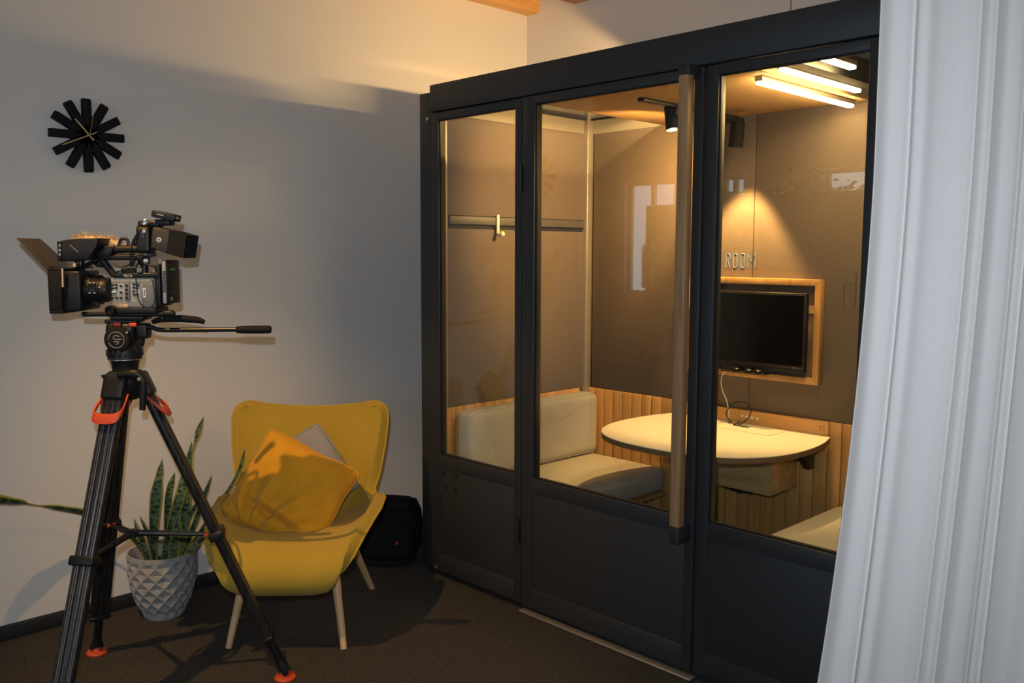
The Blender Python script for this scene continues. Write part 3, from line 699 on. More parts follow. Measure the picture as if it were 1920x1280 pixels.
# pillows: soft squares with wrinkles
def pillow(name, label, m, c, size, tilt, spin, puff, seed, yaw=math.radians(47.6), turn=0.0):
    rnd = random.Random(seed)
    t = bpy.data.objects.new(name, None); C.objects.link(t); t.location = c; WORLD[t.name] = None
    # local: x right, y up in pillow plane, z = outwards normal (towards the viewer)
    A = Matrix.Rotation(yaw+turn, 4, 'Z') @ Matrix.Rotation(math.radians(90-tilt), 4, 'X') @ Matrix.Rotation(spin, 4, 'Z')
    t.rotation_euler = A.to_euler(); tag(t, label, 'pillow', 'pillows on the yellow armchair')
    n = 48; hx, hy_ = size[0]/2, size[1]/2; b = MB()
    for side in (1, -1):
        for i in range(n+1):
            for j in range(n+1):
                u, v = i/n*2-1, j/n*2-1
                cr_ = .05*(abs(u*v))**6
                pin = 1-.045*(1-abs(v)**2)*abs(u)**1.5-cr_+.012*math.sin(7*v+seed)*abs(u)**3; pin2 = 1-.045*(1-abs(u)**2)*abs(v)**1.5-cr_+.012*math.sin(6*u+2*seed)*abs(v)**3
                prof = max(0, (1-abs(u)**2.6))**.6*max(0, (1-abs(v)**2.6))**.6
                # creases that fan up from the lower edge, a fold across the foot, slack corners
                low = max(0, .25-v)
                an_ = math.atan2(u+.25, v+1.25)
                wr = .026*low*math.sin(11*an_+seed)+.013*low*math.sin(23*an_+1.7*seed)
                wr += -.036*math.exp(-((v+.62+.12*u)/.09)**2)*(1-u*u)
                wr += .018*math.exp(-((v+.50+.12*u)/.08)**2)*(1-u*u)
                wr += .011*math.sin(7*(u-v)+seed)*(abs(u*v))+.005*math.sin(4*u+3*v+seed)
                z = side*(puff*prof)+(wr*prof if side > 0 else 0)
                sag = -.045*max(0, -v)**2*(1-.3*u*u)          # the lower part bends forward over the seat
                b.v.append(Vector((u*hx*pin, v*hy_*pin2, z-sag*.6)))
    m_ = (n+1)*(n+1)
    for i in range(n):
        for j in range(n):
            a = i*(n+1)+j
            b.f.append([a, a+n+1, a+n+2, a+1]); b.f.append([m_+a, m_+a+1, m_+a+n+2, m_+a+n+1])
    o = b.build('cover', m, t, smooth=True)
    ss = o.modifiers.new('soft', 'SUBSURF'); ss.levels = 1; ss.render_levels = 2
    bm = bmesh.new(); bm.from_mesh(o.data); bmesh.ops.remove_doubles(bm, verts=bm.verts, dist=.0006); bmesh.ops.recalc_face_normals(bm, faces=bm.faces); bm.to_mesh(o.data); bm.free()
    pts = [b.v[i*(n+1)] for i in range(0, n+1, 2)]+[b.v[n*(n+1)+j] for j in range(2, n+1, 2)]+[b.v[i*(n+1)+n] for i in range(n-2, -1, -2)]+[b.v[j] for j in range(n-2, 0, -2)]
    MB().tube(pts, .0032, 6, closed=True).build('seam', m, t, smooth=True)
    return t
CH = Matrix.Translation((.07, -.69, 0)) @ Matrix.Rotation(math.radians(47.6), 4, 'Z')
pillow('pillow', 'amber velvet pillow lying askew in front on the yellow armchair', MT['velvet'], CH @ Vector((-.03, -.04, .535)), (.43, .40), 28, math.radians(-27), .085, 2)
pillow('pillow', 'grey cotton pillow tucked behind the amber velvet one', MT['grey_pillow'], CH @ Vector((.003, .085, .572)), (.34, .34), 24, math.radians(-55), .045, 5)

# ------------------------------------------------------------------ potted snake plant
PC = Vector((-.352, -1.093, 0)); PH = .268
pp = thing('snake_plant', 'variegated snake plant in a grey faceted pot beside the wall', 'plant', PC)
def pr(z):
    return interp([(0, .078), (.02, .088), (.08, .116), (.15, .133), (.21, .138), (.268, .136)], z)
NA, NR = 14, 9
b = MB(); idx = {}
def lv(i, j2, d=0.0):
    key = (i, j2 % (2*NA), d)
    if key not in idx:
        z = PH*i/NR; an = PI*j2/NA+.3; r = pr(z)-d
        idx[key] = len(b.v); b.v.append(PC+Vector((r*math.cos(an), r*math.sin(an), z)))
    return idx[key]
for i in range(-1, NR):
    for j in range(NA):
        o_ = (i % 2)
        c_ = lv(i+1, 2*j+o_, .0105 if 0 < i+1 < NR else 0.0) if 0 <= i+1 <= NR else None
        l_, r_ = lv(i+1, 2*j-1+o_), lv(i+1, 2*j+1+o_)
        if i+2 <= NR:
            t_ = lv(i+2, 2*j+o_); b.f.append([c_, r_, t_]); b.f.append([c_, t_, l_])
        if i >= 0:
            bt = lv(i, 2*j+o_); b.f.append([c_, l_, bt]); b.f.append([c_, bt, r_])
pot = b.build('pot', MT['concrete'], pp)
MB().lathe(PC, (0, 0, 1), [(.012, .02), (.012, .078), (PH-.06, .122), (PH-.004, .127), (PH+.006, .130), (PH+.006, .137), (PH-.012, .1375)], 40, False).build('pot_lining', MT['concrete'], pp, smooth=True)
MB().lathe(PC, (0, 0, 1), [(PH-.075, .119), (PH-.060, .119), (PH-.052, .06), (PH-.05, .001)], 30).build('soil', MT['soil'], pp, smooth=True)
def leaf(pts, wid, dys, twist=None, face=None):
    pts3 = [on_facing(px, py, PC, dy) for (px, py), dy in zip(pts, dys)]
    P = catmull(pts3, 6); n = len(P); bm_ = MB(); uvs = []
    wtab = [(k/(len(wid)-1), wd/470.0/2) for k, wd in enumerate(wid)]
    ttab = [(k/(len(twist)-1), tv_) for k, tv_ in enumerate(twist)] if twist else [(0, 0), (1, 0)]
    L = 0; acc = [0]
    for i in range(1, n): L += (P[i]-P[i-1]).length; acc.append(L)
    for i, p in enumerate(P):
        t = (P[min(n-1, i+1)]-P[max(0, i-1)]).normalized(); view = AW.copy()
        side = t.cross(view).normalized(); nrm = side.cross(t).normalized()
        f = i/(n-1); a = interp(ttab, f); wd = interp(wtab, f)
        s2 = side*math.cos(a)+nrm*math.sin(a); n2 = nrm*math.cos(a)-side*math.sin(a)
        for k in range(5):
            u = k/4*2-1; bm_.v.append(p+s2*wd*u+n2*(abs(u)**2)*wd*.28); uvs.append((k/4, acc[i]))
    for i in range(n-1):
        for k in range(4): bm_.f.append([i*5+k, i*5+k+1, i*5+k+6, i*5+k+5])
    W = WORLD[pp.name]
    me = bpy.data.meshes.new('leaf'); me.from_pydata([tuple(W @ v) for v in bm_.v], [], bm_.f)
    ul = me.uv_layers.new(name='UVMap')
    for lp in me.loops: ul.data[lp.index].uv = uvs[lp.vertex_index]
    me.polygons.foreach_set('use_smooth', [True]*len(me.polygons)); me.materials.append(MT['leaf'])
    o = bpy.data.objects.new('leaf', me); C.objects.link(o); o.parent = pp
    sm = o.modifiers.new('thick', 'SOLIDIFY'); sm.thickness = .003
leaf([(289, 1062), (288, 1000), (292, 935), (299, 890), (305, 861)], [11, 19, 24, 14, 1], [-.02, -.02, -.02, -.01, 0])
leaf([(312, 1060), (313, 1000), (315, 940), (320, 910), (328, 886)], [8, 12, 14, 12, 1], [.03, .03, .03, .03, .03])
leaf([(306, 1062), (318, 1000), (340, 920), (352, 870), (360, 828)], [12, 18, 20, 14, 1], [0, 0, .01, .02, .02])
leaf([(330, 1055), (345, 980), (352, 900), (362, 845), (372, 808), (382, 782)], [14, 22, 20, 8, 11, 1], [.02, .02, .02, .03, .03, .03], [0, 0, .3, 1.1, .2, 0])
leaf([(322, 1062), (326, 1030), (330, 1000), (338, 960)], [16, 21, 18, 3], [-.06, -.05, -.05, -.04])
leaf([(334, 1058), (362, 990), (383, 930), (397, 892)], [9, 10, 9, 1], [.04, .05, .05, .05])
leaf([(338, 1055), (372, 1005), (410, 945), (437, 905), (452, 872), (459, 842)], [9, 12, 11, 7, 9, 1], [.06, .07, .08, .08, .08, .08], [0, .3, .9, .5, .4, 0])
leaf([(286, 1062), (258, 1018), (220, 985), (165, 963), (110, 953), (60, 946), (30, 943), (-20, 938), (-60, 940)], [9, 13, 15, 17, 15, 10, 22, 26, 8], [-.02, -.05, -.07, -.13, -.22, -.31, -.37, -.47, -.55], [0, .2, .3, .2, .3, 1.1, .3, 0, 0])
leaf([(283, 1065), (272, 1030), (262, 1005), (252, 972)], [12, 16, 15, 1], [-.05, -.05, -.05, -.04])
leaf([(291, 1060), (283, 1020), (273, 990), (263, 968)], [7, 9, 8, 1], [.02, .02, .02, .02])
leaf([(340, 1058), (358, 1030), (382, 1005), (404, 975)], [9, 13, 11, 1], [-.04, -.04, -.03, -.03])
leaf([(328, 1060), (338, 1010), (352, 970), (378, 935)], [9, 13, 13, 3], [.01, .01, .02, .02])

# ------------------------------------------------------------------ backpack
BP = Vector((-.285, .02, 0))
bpk = thing('backpack', 'black backpack slumped on the carpet between armchair and pod', 'backpack', BP)
ax3 = (AR, AW, Vector((0, 0, 1)))
MB().rbox(BP+AR*-.02+Vector((0, 0, .15)), (.34, .15, .27), .06, ax3, 14, (.01, .02, .02)).build('main_compartment', MT['bag'], bpk, smooth=True)
MB().rbox(BP+AR*.0-AW*.085+Vector((0, 0, .10)), (.26, .07, .17), .03, ax3, 10, (.0, .01, .01)).build('front_pocket', MT['bag'], bpk, smooth=True)
MB().rbox(BP-AW*.02+AR*-.01+Vector((0, 0, .262)), (.27, .13, .07), .034, ax3, 10, (0, 0, .006)).build('top_flap', MT['bag'], bpk, smooth=True)
MB().tube([BP+AR*x+Vector((0, 0, z))-AW*.02 for x, z in ((.09, .27), (.105, .295), (.13, .29), (.145, .255), (.15, .20))], .009, 8).build('carry_handle', MT['bag'], bpk, smooth=True)
MB().tube(catmull([BP+AR*x-AW*d+Vector((0, 0, z)) for x, d, z in ((.13, .06, .05), (.12, .13, .015), (.02, .17, .010), (-.12, .15, .012))], 5), .010, 8).build('strap', MT['bag'], bpk, smooth=True)
p = on_facing(744, 1018, BP, -.128); MB().obox(p, (.012, .004, .014), ax3).build('tag', MT['orange'], bpk, bevel=.001)

# ------------------------------------------------------------------ tripod
T0 = Vector((.267, -1.446, 0)); RZ = YAW
tp = thing('camera_tripod', 'black carbon tripod with orange handles and fluid head standing by the chair', 'tripod', T0)
def L(px, py, dy=0.0): return on_facing(px, py, T0, dy)
feet = [Vector((.509, -1.026, 0)), Vector((-.158, -1.432, 0)), Vector((.527, -1.806, 0))]
bowl = T0+Vector((0, 0, 1.06))
Zv = Vector((0, 0, 1))
cl_pts = []
for k, ft in enumerate(feet):
    rad = (Vector((ft.x, ft.y, 0))-T0).normalized(); tan = Zv.cross(rad)
    top = bowl+rad*.055; d = (ft+Vector((0, 0, .03))-top); Ln = d.length; d.normalize()
    up1 = MB()
    for s in (-1, 1): up1.tube([top+tan*s*.0195+d*.02, top+tan*s*.0195+d*Ln*.865], .0158, 14)
    lg = up1.build('leg', MT['carbon'], tp, smooth=True)
    gl = MB()
    for s in (-1, 1):
        for e_ in (-.006, .002, .008): gl.tube([top+tan*(s*.0195+e_)+rad*math.sqrt(.0158**2-e_**2)+d*.12, top+tan*(s*.0195+e_)+rad*math.sqrt(.0158**2-e_**2)+d*Ln*.86], .0009, 5)
    gl.build('grip_line', MT['button_grey'], lg)
    md = MB(); md.tube([top+d*.03, top+d*Ln*.875], .0165, 14)
    md.build('middle_stage', MT['carbon'], lg, smooth=True)
    MB().tube([top+d*.70*Ln, top+d*(Ln-.01)], .0145, 12).build('lower_stage', MT['black'], lg, smooth=True)
    rot = (tan, d.cross(tan), d)
    MB().obox(top+d*.872*Ln, (.074, .037, .016), rot).build('clamp', MT['black'], lg, bevel=.004)
    MB().rbox(top+d*(-.005), (.078, .052, .085), .012, rot, 8).build('leg_joint', MT['black'], tp, smooth=True)
    # handle: orange yoke bent round the outside of the leg
    q = [top+tan*.042+d*.02-rad*.005, top+tan*.048+d*.065+rad*.02, top+tan*.032+d*.088+rad*.036, top-tan*.032+d*.088+rad*.036, top-tan*.048+d*.065+rad*.02, top-tan*.042+d*.02-rad*.005]
    q = catmull(q, 5); hm = MB()
    for a_, b_ in zip(q, q[1:]):
        pass
    n_ = len(q); base_ = len(hm.v)
    for i, p in enumerate(q):
        f = i/(n_-1); wdt = .006+.011*math.sin(PI*f)
        o2 = (p-(top+d*.05)); o2 = (o2-d*o2.dot(d)).normalized()
        for (a1_, b1_) in ((-1, -.003), (1, -.003), (1, .003), (-1, .003)): hm.v.append(p+d*a1_*wdt+o2*b1_)
    for i in range(n_-1):
        for c_ in range(4): hm.f.append([i*4+c_, i*4+(c_+1) % 4, (i+1)*4+(c_+1) % 4, (i+1)*4+c_])
    hm.f.append([0, 1, 2, 3]); hm.f.append([(n_-1)*4+i for i in range(4)])
    hm.build('carry_loop', MT['orange'], lg, bevel=.001, smooth=True)
    # foot: shoe, ankle, red pad
    a_f = ft+Vector((0, 0, .03))
    MB().tube([a_f+d*-.05, a_f+d*-.008], [.014, .02], 12).tube([a_f-tan*.022, a_f+tan*.022], .011, 12).build('ankle', MT['black'], tp, smooth=True)
    MB().lathe(ft, (0, 0, 1), [(0, .036), (.006, .038), (.012, .034), (.016, .018), (.026, .014), (.027, .001)], 20).build('foot_pad', MT['orange'], tp, smooth=True)
    cl_pts.append((top+d*(.50 if k != 2 else .49)*Ln, rad, tan, d))
# mid spreader
hub = T0+Vector((0, 0, .565))
sp_ = MB().lathe(hub-Zv*.012, (0, 0, 1), [(0, .018), (.004, .024), (.020, .024), (.024, .018)], 16)
sp = sp_.build('spreader_hub', MT['black'], tp, smooth=True)
for (cp, rad, tan, d) in cl_pts:
    MB().obox(cp, (.082, .050, .03), (tan, d.cross(tan), d)).build('spreader_collar', MT['black'], tp, bevel=.005)
    e0 = hub+rad*.02; e1 = cp-rad*.035; md_ = lerp(e0, e1, .45)
    MB().tube([e0, md_], .011, 8).tube([md_, e1], .0075, 8).build('spreader_arm', MT['black'], sp, smooth=True)
    MB().cyl(e1-tan*.0125, e1+tan*.0125, .0055, n=12).build('red_button', MT['orange'], sp, smooth=True)
# spider casting and bowl
MB().lathe(T0, (0, 0, 1), [(1.02, .035), (1.045, .058), (1.085, .062), (1.105, .060), (1.112, .052), (1.112, .001)], 30).build('bowl', MT['black'], tp, smooth=True)
lvp = [L(222, 703, -.07), L(250, 700, -.075), L(264, 706, -.07), L(269, 725, -.07), L(267, 768, -.07)]
lv_ = catmull(lvp, 5); lm = MB().tube(lv_, [.010+.006*math.sin(PI*min(1, i/len(lv_)+.1)) for i in range(len(lv_))], 10)
lm.build('bowl_lever', MT['black'], tp, smooth=True)
MB().prism([L(187, 704, -.06), L(215, 697, -.06), L(255, 704, -.06), L(250, 712, -.06), L(205, 712, -.06), L(196, 714, -.06)], AW*.05).build('hook_lever', MT['black'], tp, bevel=.003)
pc_ = L(262, 710, -.083); MB().cyl(pc_, pc_-AW*.006, .006).build('pivot_screw', MT['brass'], tp, smooth=True)
# fluid head
zh = lambda py: L(235, py).z
MB().lathe(T0, (0, 0, 1), [(1.112, .040), (1.135, .042), (1.150, .046), (1.158, .053), (1.185, .053), (1.195, .048), (1.215, .045)], 30).build('head_base', MT['black'], tp, smooth=True)
MB().lathe(T0, (0, 0, 1), [(1.150, .0485), (1.152, .054), (1.155, .054), (1.157, .0485)], 36).build('scale_ring', MT['steel'], tp, smooth=True)
kn = MB()
for k in range(18):
    an = 2*PI*k/18; kn.obox(T0+Vector((.054*math.cos(an), .054*math.sin(an), 1.174)), (.006, .009, .020), (Vector((math.cos(an), math.sin(an), 0)), Vector((-math.sin(an), math.cos(an), 0)), Zv))
kn.build('grip_ring', MT['black'], tp, bevel=.001)
MB().rbox(T0+Vector((0, 0, 1.235)), (.100, .085, .088), .026, ax3, 10).build('head_body', MT['black'], tp, smooth=True)
dc = L(219, 637, -.052)
MB().lathe(dc+AW*.02, -AW, [(0, .043), (.016, .043), (.022, .040), (.024, .037), (.024, .001)], 34).build('drag_knob', MT['matte_black'], tp, smooth=True)
dc2 = L(250, 637, .052)
MB().lathe(dc2-AW*.02, AW, [(0, .040), (.018, .040), (.024, .036), (.024, .001)], 30).build('drag_knob', MT['matte_black'], tp, smooth=True)
fc = dc-AW*.0045
lg_ = MB().tube([fc+AR*.0255*math.cos(a)+Zv*.0255*math.sin(a) for a in [math.radians(200+i*340/30) for i in range(31)]], .0011, 6)
S_ = [(.010, .010), (.004, .014), (-.006, .013), (-.010, .007), (-.006, .002), (.018, .002)]
lg_.tube([fc+AR*x+Zv*y for x, y in S_], .0013, 6); lg_.tube([fc+AR*x+Zv*y for x, y in ((-.008, -.006), (.010, -.006), (.007, -.012), (-.002, -.014))], .0013, 6)
lg_.build('emblem', MT['silver'], tp, smooth=True)
for px, py, dy in ((219, 608, -.045), (249, 609, -.045)):
    c_ = L(px, py, dy); MB().rbox(c_, (.026, .010, .014), .005, ax3, 6).build('red_lever', MT['orange'], tp, smooth=True)
for px, py, rr in ((238, 624, .0075), (205, 622, .006)):
    c_ = L(px, py, -.05); MB().cyl(c_+AW*.02, c_-AW*.004, rr).build('side_knob', MT['black_metal'], tp, smooth=True)
c_ = L(238, 624, -.056); MB().lathe(c_, -AW, [(0, .005), (.003, .003), (.004, .0005)], 12).build('bubble_level', MT['steel'], tp, smooth=True)
MB().obox(T0+AR*.005+Vector((0, 0, 1.277)), (.105, .07, .012), ax3).build('quick_plate', MT['black_metal'], tp, bevel=.003)
c_ = L(270, 620, -.01); MB().rbox(c_, (.035, .05, .05), .008, ax3, 6).build('bar_rosette', MT['black'], tp, smooth=True)
pb = catmull([L(272, 612, -.02), L(285, 614, -.02), L(300, 618, -.02), L(330, 618.5, -.02), L(446, 617.5, -.02)], 5)
MB().tube(pb, .0075, 12).build('pan_bar', MT['black_metal'], tp, smooth=True)
g0, g1 = L(443, 618, -.02), L(509, 617.5, -.02)
ggd = (g1-g0).normalized()
MB().lathe(g0, ggd, [(0, .009), (.003, .0115), (.02, .0125), (.06, .0135), ((g1-g0).length-.008, .0130), ((g1-g0).length-.002, .011), ((g1-g0).length, .004)], 16).build('pan_grip', MT['matte_black'], tp, smooth=True)

# ------------------------------------------------------------------ cinema camera on the head
vc = thing('cinema_camera', 'rigged cinema camera with matte box and hooded monitor on the tripod', 'camera', T0+Vector((0, 0, 1.284)))
def bx2(x0, y0, x1, y1, d0, d1, near=True):     # box whose near face spans the measured rectangle; d0..d1 is its depth range
    a = L(x0, y0, d0); c = L(x1, y1, d0)
    ctr_ = (a+c)/2+AW*(d1-d0)/2
    return ctr_, (abs((c-a).dot(AR)), d1-d0, abs(a.z-c.z))
def rig(name, m, x0, y0, x1, y1, d0, d1, bevel=.003, parent=None, soft=None):
    c_, s_ = bx2(x0, y0, x1, y1, d0, d1)
    if soft: return MB().rbox(c_, s_, soft, ax3, 8).build(name, m, parent or vc, smooth=True)
    return MB().obox(c_, s_, ax3).build(name, m, parent or vc, bevel=bevel)
# body
body = rig('body', MT['silver'], 207, 520, 291, 577, -.045, .055, .006)
rig('lit_top_edge', mat('lit_band', (.62, .50, .34), .35, .3), 208, 522, 282, 529, -.0475, -.043, .001, body)  # warm light along the body's top, painted in as a strip
rig('button_pad', MT['button_grey'], 232, 530, 243.5, 563, -.0505, -.044, .003, body)
for py in (535, 543, 550.5, 558):
    c_ = L(237.5, py, -.0505); MB().lathe(c_, -AW, [(0, .0042), (.002, .004), (.0025, .0028), (.0015, .001)], 12).build('round_button', MT['black'], body, smooth=True)
for px, py in ((210, 534), (217, 534), (226, 536), (210, 540), (217, 540), (226, 548), (210, 558), (218, 558), (226, 558), (250, 533), (256, 533), (250, 539), (256, 540), (250, 546), (251, 552), (257, 552), (258, 535)):
    c_, s_ = bx2(px-2.4, py-1.8, px+2.4, py+1.8, -.049, -.044); MB().obox(c_, s_, ax3).build('key', MT['black'], body, bevel=.0008)
rig('dial', MT['steel'], 208, 545, 217, 551, -.050, -.044, .002, body)
rig('vent_door', MT['button_grey'], 266, 531, 290, 576, -.049, -.044, .004, body)
rig('sticker', MT['white'], 268, 540, 273.5, 557.5, -.0500, -.0488, 0, body)
rig('card_slot', MT['brass'], 216, 571.5, 241, 577.5, -.052, -.044, .001, body)
text('brand_text', 'SONY', MT['white'], body, L(246.5, 527.5, -.0482), AR, Zv, .006, .0006)
text('model_text', 'FX6', MT['white'], body, L(247, 565.5, -.0470), AR, Zv, .005, .0006)
stx = MB()
for k in range(8): stx.obox(L(270.8, 543+1.55*k, -.0502), (.0045 if k % 3 else .003, .0006, .0016), ax3)
stx.build('sticker_print', MT['black'], body)
cage = rig('top_cage', MT['black_metal'], 207, 511, 297, 520, -.055, .06, .003)
text('cage_text', 'TILTA', MT['white'], cage, L(231.5, 519, -.0555), AR, Zv, .0075, .0006)
rig('base_plate', MT['black'], 208, 577, 292, 588, -.055, .055, .003)
rig('dovetail', MT['black_metal'], 206, 592, 268, 601, -.04, .04, .003)
# rods
for dy in (-.035, .035):
    a = L(155, 589, dy); e = L(322, 589, dy); MB().tube([a, e], .0078, 14).build('rod', MT['black_metal'], vc, smooth=True)
MB().lathe(L(210, 581, -.05), -AW, [(0, .015), (.012, .016), (.02, .015), (.021, .011), (.016, .009), (.016, .001)], 20).build('rod_clamp_knob', MT['matte_black'], vc, smooth=True)
a = L(306, 588, -.04); e = L(328, 587, -.04)
MB().lathe(a, (e-a), [(0, .010), (.004, .012), ((e-a).length-.008, .0115), ((e-a).length, .006)], 16).build('rod_end', MT['black'], vc, smooth=True)
# lens
la = L(207, 543, 0.0); lz = la.z; lx = lambda px: (L(px, 545, 0)-la).dot(-AR)
lp = [(0, .036), (lx(203), .040), (lx(195), .041), (lx(194), .044), (lx(180), .045), (lx(178), .049), (lx(166), .050), (lx(164), .055), (lx(152), .057), (lx(150), .061), (lx(143), .062), (lx(141), .064), (lx(120), .064), (lx(118), .05)]
ln = MB().lathe(la, -AR, lp, 40).build('lens', MT['black'], vc, smooth=True)
for px, r_, m_, w_ in ((147, .0635, 'brass', 3), (185, .0462, 'black_metal', 6), (170, .0515, 'black_metal', 5)):
    kb = MB()
    for k in range(40):
        an = 2*PI*k/40; o2 = AW*math.cos(an)+Zv*math.sin(an)
        kb.obox(la-AR*lx(px)+o2*r_, (w_/580*2, .0045, .0035), (AR, o2.cross(AR), o2))
    kb.build('focus_gear', MT['black_metal'] if m_ != 'brass' else MT['brass'] if False else MT['black'], ln)
gr = MB().lathe(la-AR*lx(148.5), -AR, [(0, .0625), (.001, .0640), (.006, .0640), (.007, .0625)], 40).build('gold_ring', MT['brass'], ln, smooth=True)
for i, (px, py) in enumerate(((168, 530), (176, 530), (168, 549), (177, 549), (186, 538))):
    c_, s_ = bx2(px-2.5, py-.5, px+2.5, py+.5, -.0565, -.0555); MB().obox(c_, s_, ax3).build('mark', MT['white'], ln)
# matte box
mbx = MB()
c_, s_ = bx2(88, 503, 118, 588, -.08, .08)
# open frame: four walls with a lens hole behind
hx, hy2, hz = s_[0]/2, s_[1]/2, s_[2]/2
for (o_, sz) in (((0, 0, hz-.004), (s_[0], s_[1], .008)), ((0, 0, -hz+.004), (s_[0], s_[1], .008)), ((0, -hy2+.004, 0), (s_[0], .008, s_[2]-.016)), ((0, hy2-.004, 0), (s_[0], .008, s_[2]-.016)), ((hx-.003, 0, 0), (.006, s_[1]-.016, s_[2]-.016))):
    mbx.obox(c_+AR*o_[0]+AW*o_[1]+Zv*o_[2], sz, ax3)
mb_ = mbx.build('matte_box', MT['matte_black'], vc, bevel=.002)
rig('filter_stage', MT['black'], 117, 508, 152, 583, -.070, .070, .006, mb_)
rig('side_rail', MT['black_metal'], 113, 512, 116, 578, -.088, -.079, .001, mb_)
MB().cyl(L(117, 503, -.085), L(118, 538, -.085), .0045, n=12).build('tray_pin', MT['brass'], mb_, smooth=True)
rig('top_bracket', MT['black_metal'], 88, 499, 140, 505, -.06, .07, .002, mb_)
MB().cyl(L(140, 500, -.05), L(140, 493, -.05), .009, n=12).build('thumb_screw', MT['brass'], mb_, smooth=True)
h0, h1 = L(88, 505, -.085), L(88, 505, -.085)+AW*.17
od = (L(27, 448, -.085)-L(86, 507, -.085))
fl3 = [h0, h1, h1+od*.97-AW*.02, h1+od-AW*.035+AR*.004, h0+od+AW*.006]
nn = od.cross(AW).normalized()*.0022
MB().prism(fl3, nn).build('french_flag', mat('flag_sheet', (.045, .040, .034), .55), mb_, bevel=.0006)
# battery at the back
bp_ = rig('battery_plate', MT['black'], 289, 495, 302, 575, -.05, .05, .004)
bat = rig('battery', MT['black'], 300, 487.5, 316, 570.5, -.055, .052, .006)
rig('grey_grip', mat('grey_grip_strip', (.30, .33, .38), .5), 303, 490, 312.5, 569, -.0575, -.054, .002, bat)
ge = MB()
for k in range(12):
    c_, s_ = bx2(305, 508+k*3.4, 311, 509.8+k*3.4, -.059, -.0572); ge.obox(c_, s_, ax3)
ge.build('grip_rib', MT['black'], bat)
bface = L(316, 529, -.055)+AR*.0008
gb = MB()
for k in range(6): gb.obox(bface+AW*(.016+.0078*k)+Zv*.040, (.0006, .0066, .0075), ax3)
gb.build('green_print', MT['green'], bat)
text('mark_text', 'CE', MT['white'], bat, bface+AW*.012-Zv*.058, AW, Zv, .010, .0006)
lb = MB()
for k, (w2, z2) in enumerate(((.045, .022), (.03, .012), (.05, -.008), (.05, -.014), (.05, -.030), (.05, -.035))):
    lb.obox(bface+AW*(.012+w2/2)+Zv*z2, (.0006, w2, .0016), ax3)
lb.build('battery_print', mat('grey_print', (.12, .12, .12), .6), bat)
# shoulder pad sticking out behind
pdp = catmull([L(286, 604, .0), L(300, 599, .0), L(330, 597, 0), L(352, 598, 0), L(372, 600, 0), L(383, 604, 0)], 5)
sm_ = MB().tube(pdp, [.006+.006*math.sin(PI*(i+2)/(len(pdp)+3)) for i in range(len(pdp))], 10)
sm_.build('shoulder_pad', MT['matte_black'], vc, smooth=True)
rig('pad_bracket', MT['black_metal'], 300, 588, 307, 604, -.02, .02, .002)
# top handle
hp = catmull([L(214, 515, -.0), L(205, 504, 0), L(196, 492, 0), L(188, 480, 0)], 4)
hd = MB().tube(hp, .011, 10).build('handle_post', MT['black'], vc, smooth=True)
rig('top_handle', MT['black'], 180, 476, 262, 488, -.022, .022, soft=.008)
rig('handle_grip', MT['black'], 205, 460, 266, 474, -.026, .020, soft=.010)
MB().prism([L(176, 476, -.03), L(196, 461, -.03), L(214, 461, -.03), L(206, 480, -.03), L(186, 482, -.03)], AW*.05).build('handle_nose', MT['black'], vc, bevel=.003)
MB().tube(catmull([L(222, 462, .02), L(226, 450, .02), L(234, 447, .02), L(240, 452, .02), L(241, 462, .02)], 5), .005, 8).build('mic_ring', MT['black'], vc, smooth=True)
# front monitor with its sun hood, seen from the side
mo = MB().prism([L(107, 453, -.06), L(124, 449, -.06), L(150, 446.5, -.06), L(183, 446, -.06), L(181, 462, -.06), L(172, 476, -.06), L(165, 487, -.06), L(112, 490, -.06), L(107, 470, -.06)], AW*.10)
mon = mo.build('front_monitor', MT['black'], vc, bevel=.003)
rig('monitor_back', MT['black_metal'], 106, 452, 116, 489, -.064, .044, .003, mon)
wm = MB()
for py in (460, 469, 477): c_, s_ = bx2(110, py-1.6, 113.5, py+1.6, -.0655, -.0638); wm.obox(c_, s_, ax3)
wm.build('port', MT['silver'], mon)
MB().tube([L(130.5, 458.5, -.0615), L(147, 473, -.0615)], .0012, 6).build('hood_seam', MT['brass'], mon)
MB().tube(catmull([L(150, 489, -.01), L(158, 498, -.01), L(172, 492, -.01), L(184, 484, -.01)], 4), .007, 8).build('monitor_arm', MT['black'], vc, smooth=True)
MB().rbox(L(150, 494, -.01), (.024, .03, .03), .006, ax3, 6).build('arm_joint', MT['black_metal'], vc, smooth=True)
# furry microphone
rf = random.Random(4); fm = MB(); fd = MB()
m0, m1 = L(140, 454, .045), L(232, 463, .045)
MB().tube([lerp(m0, m1, t) for t in (0, .05, .3, .7, .95, 1)], [.004, .020, .026, .026, .020, .004], 16).build('microphone_core', MT['fur'], vc, smooth=True)
for k in range(3200):
    t = rf.random(); an = rf.random()*2*PI; c_ = lerp(m0, m1, t)
    o2 = AW*math.cos(an)+Zv*math.sin(an); rr = .024*min(1, 4*min(t, 1-t)+.3)
    lh = rf.uniform(.012, .034); lean = Vector((rf.uniform(-1, 1), rf.uniform(-1, 1), rf.uniform(-.6, .6)))*.6-AR*.5
    p0_ = c_+o2*rr*.8; p1_ = p0_+(o2*.8+lean*.7).normalized()*lh; sd = (p1_-p0_).cross(Vector((rf.random(), rf.random(), rf.random()))).normalized()*.0009
    tg = fd if rf.random() < .16 else fm
    tg.add([p0_-sd, p0_+sd, p1_], [(0, 1, 2)])
fo = fm.build('fur_strands', MT['fur'], vc); fo['kind'] = 'stuff'
fo = fd.build('dark_fur_strands', MT['fur_dark'], vc); fo['kind'] = 'stuff'
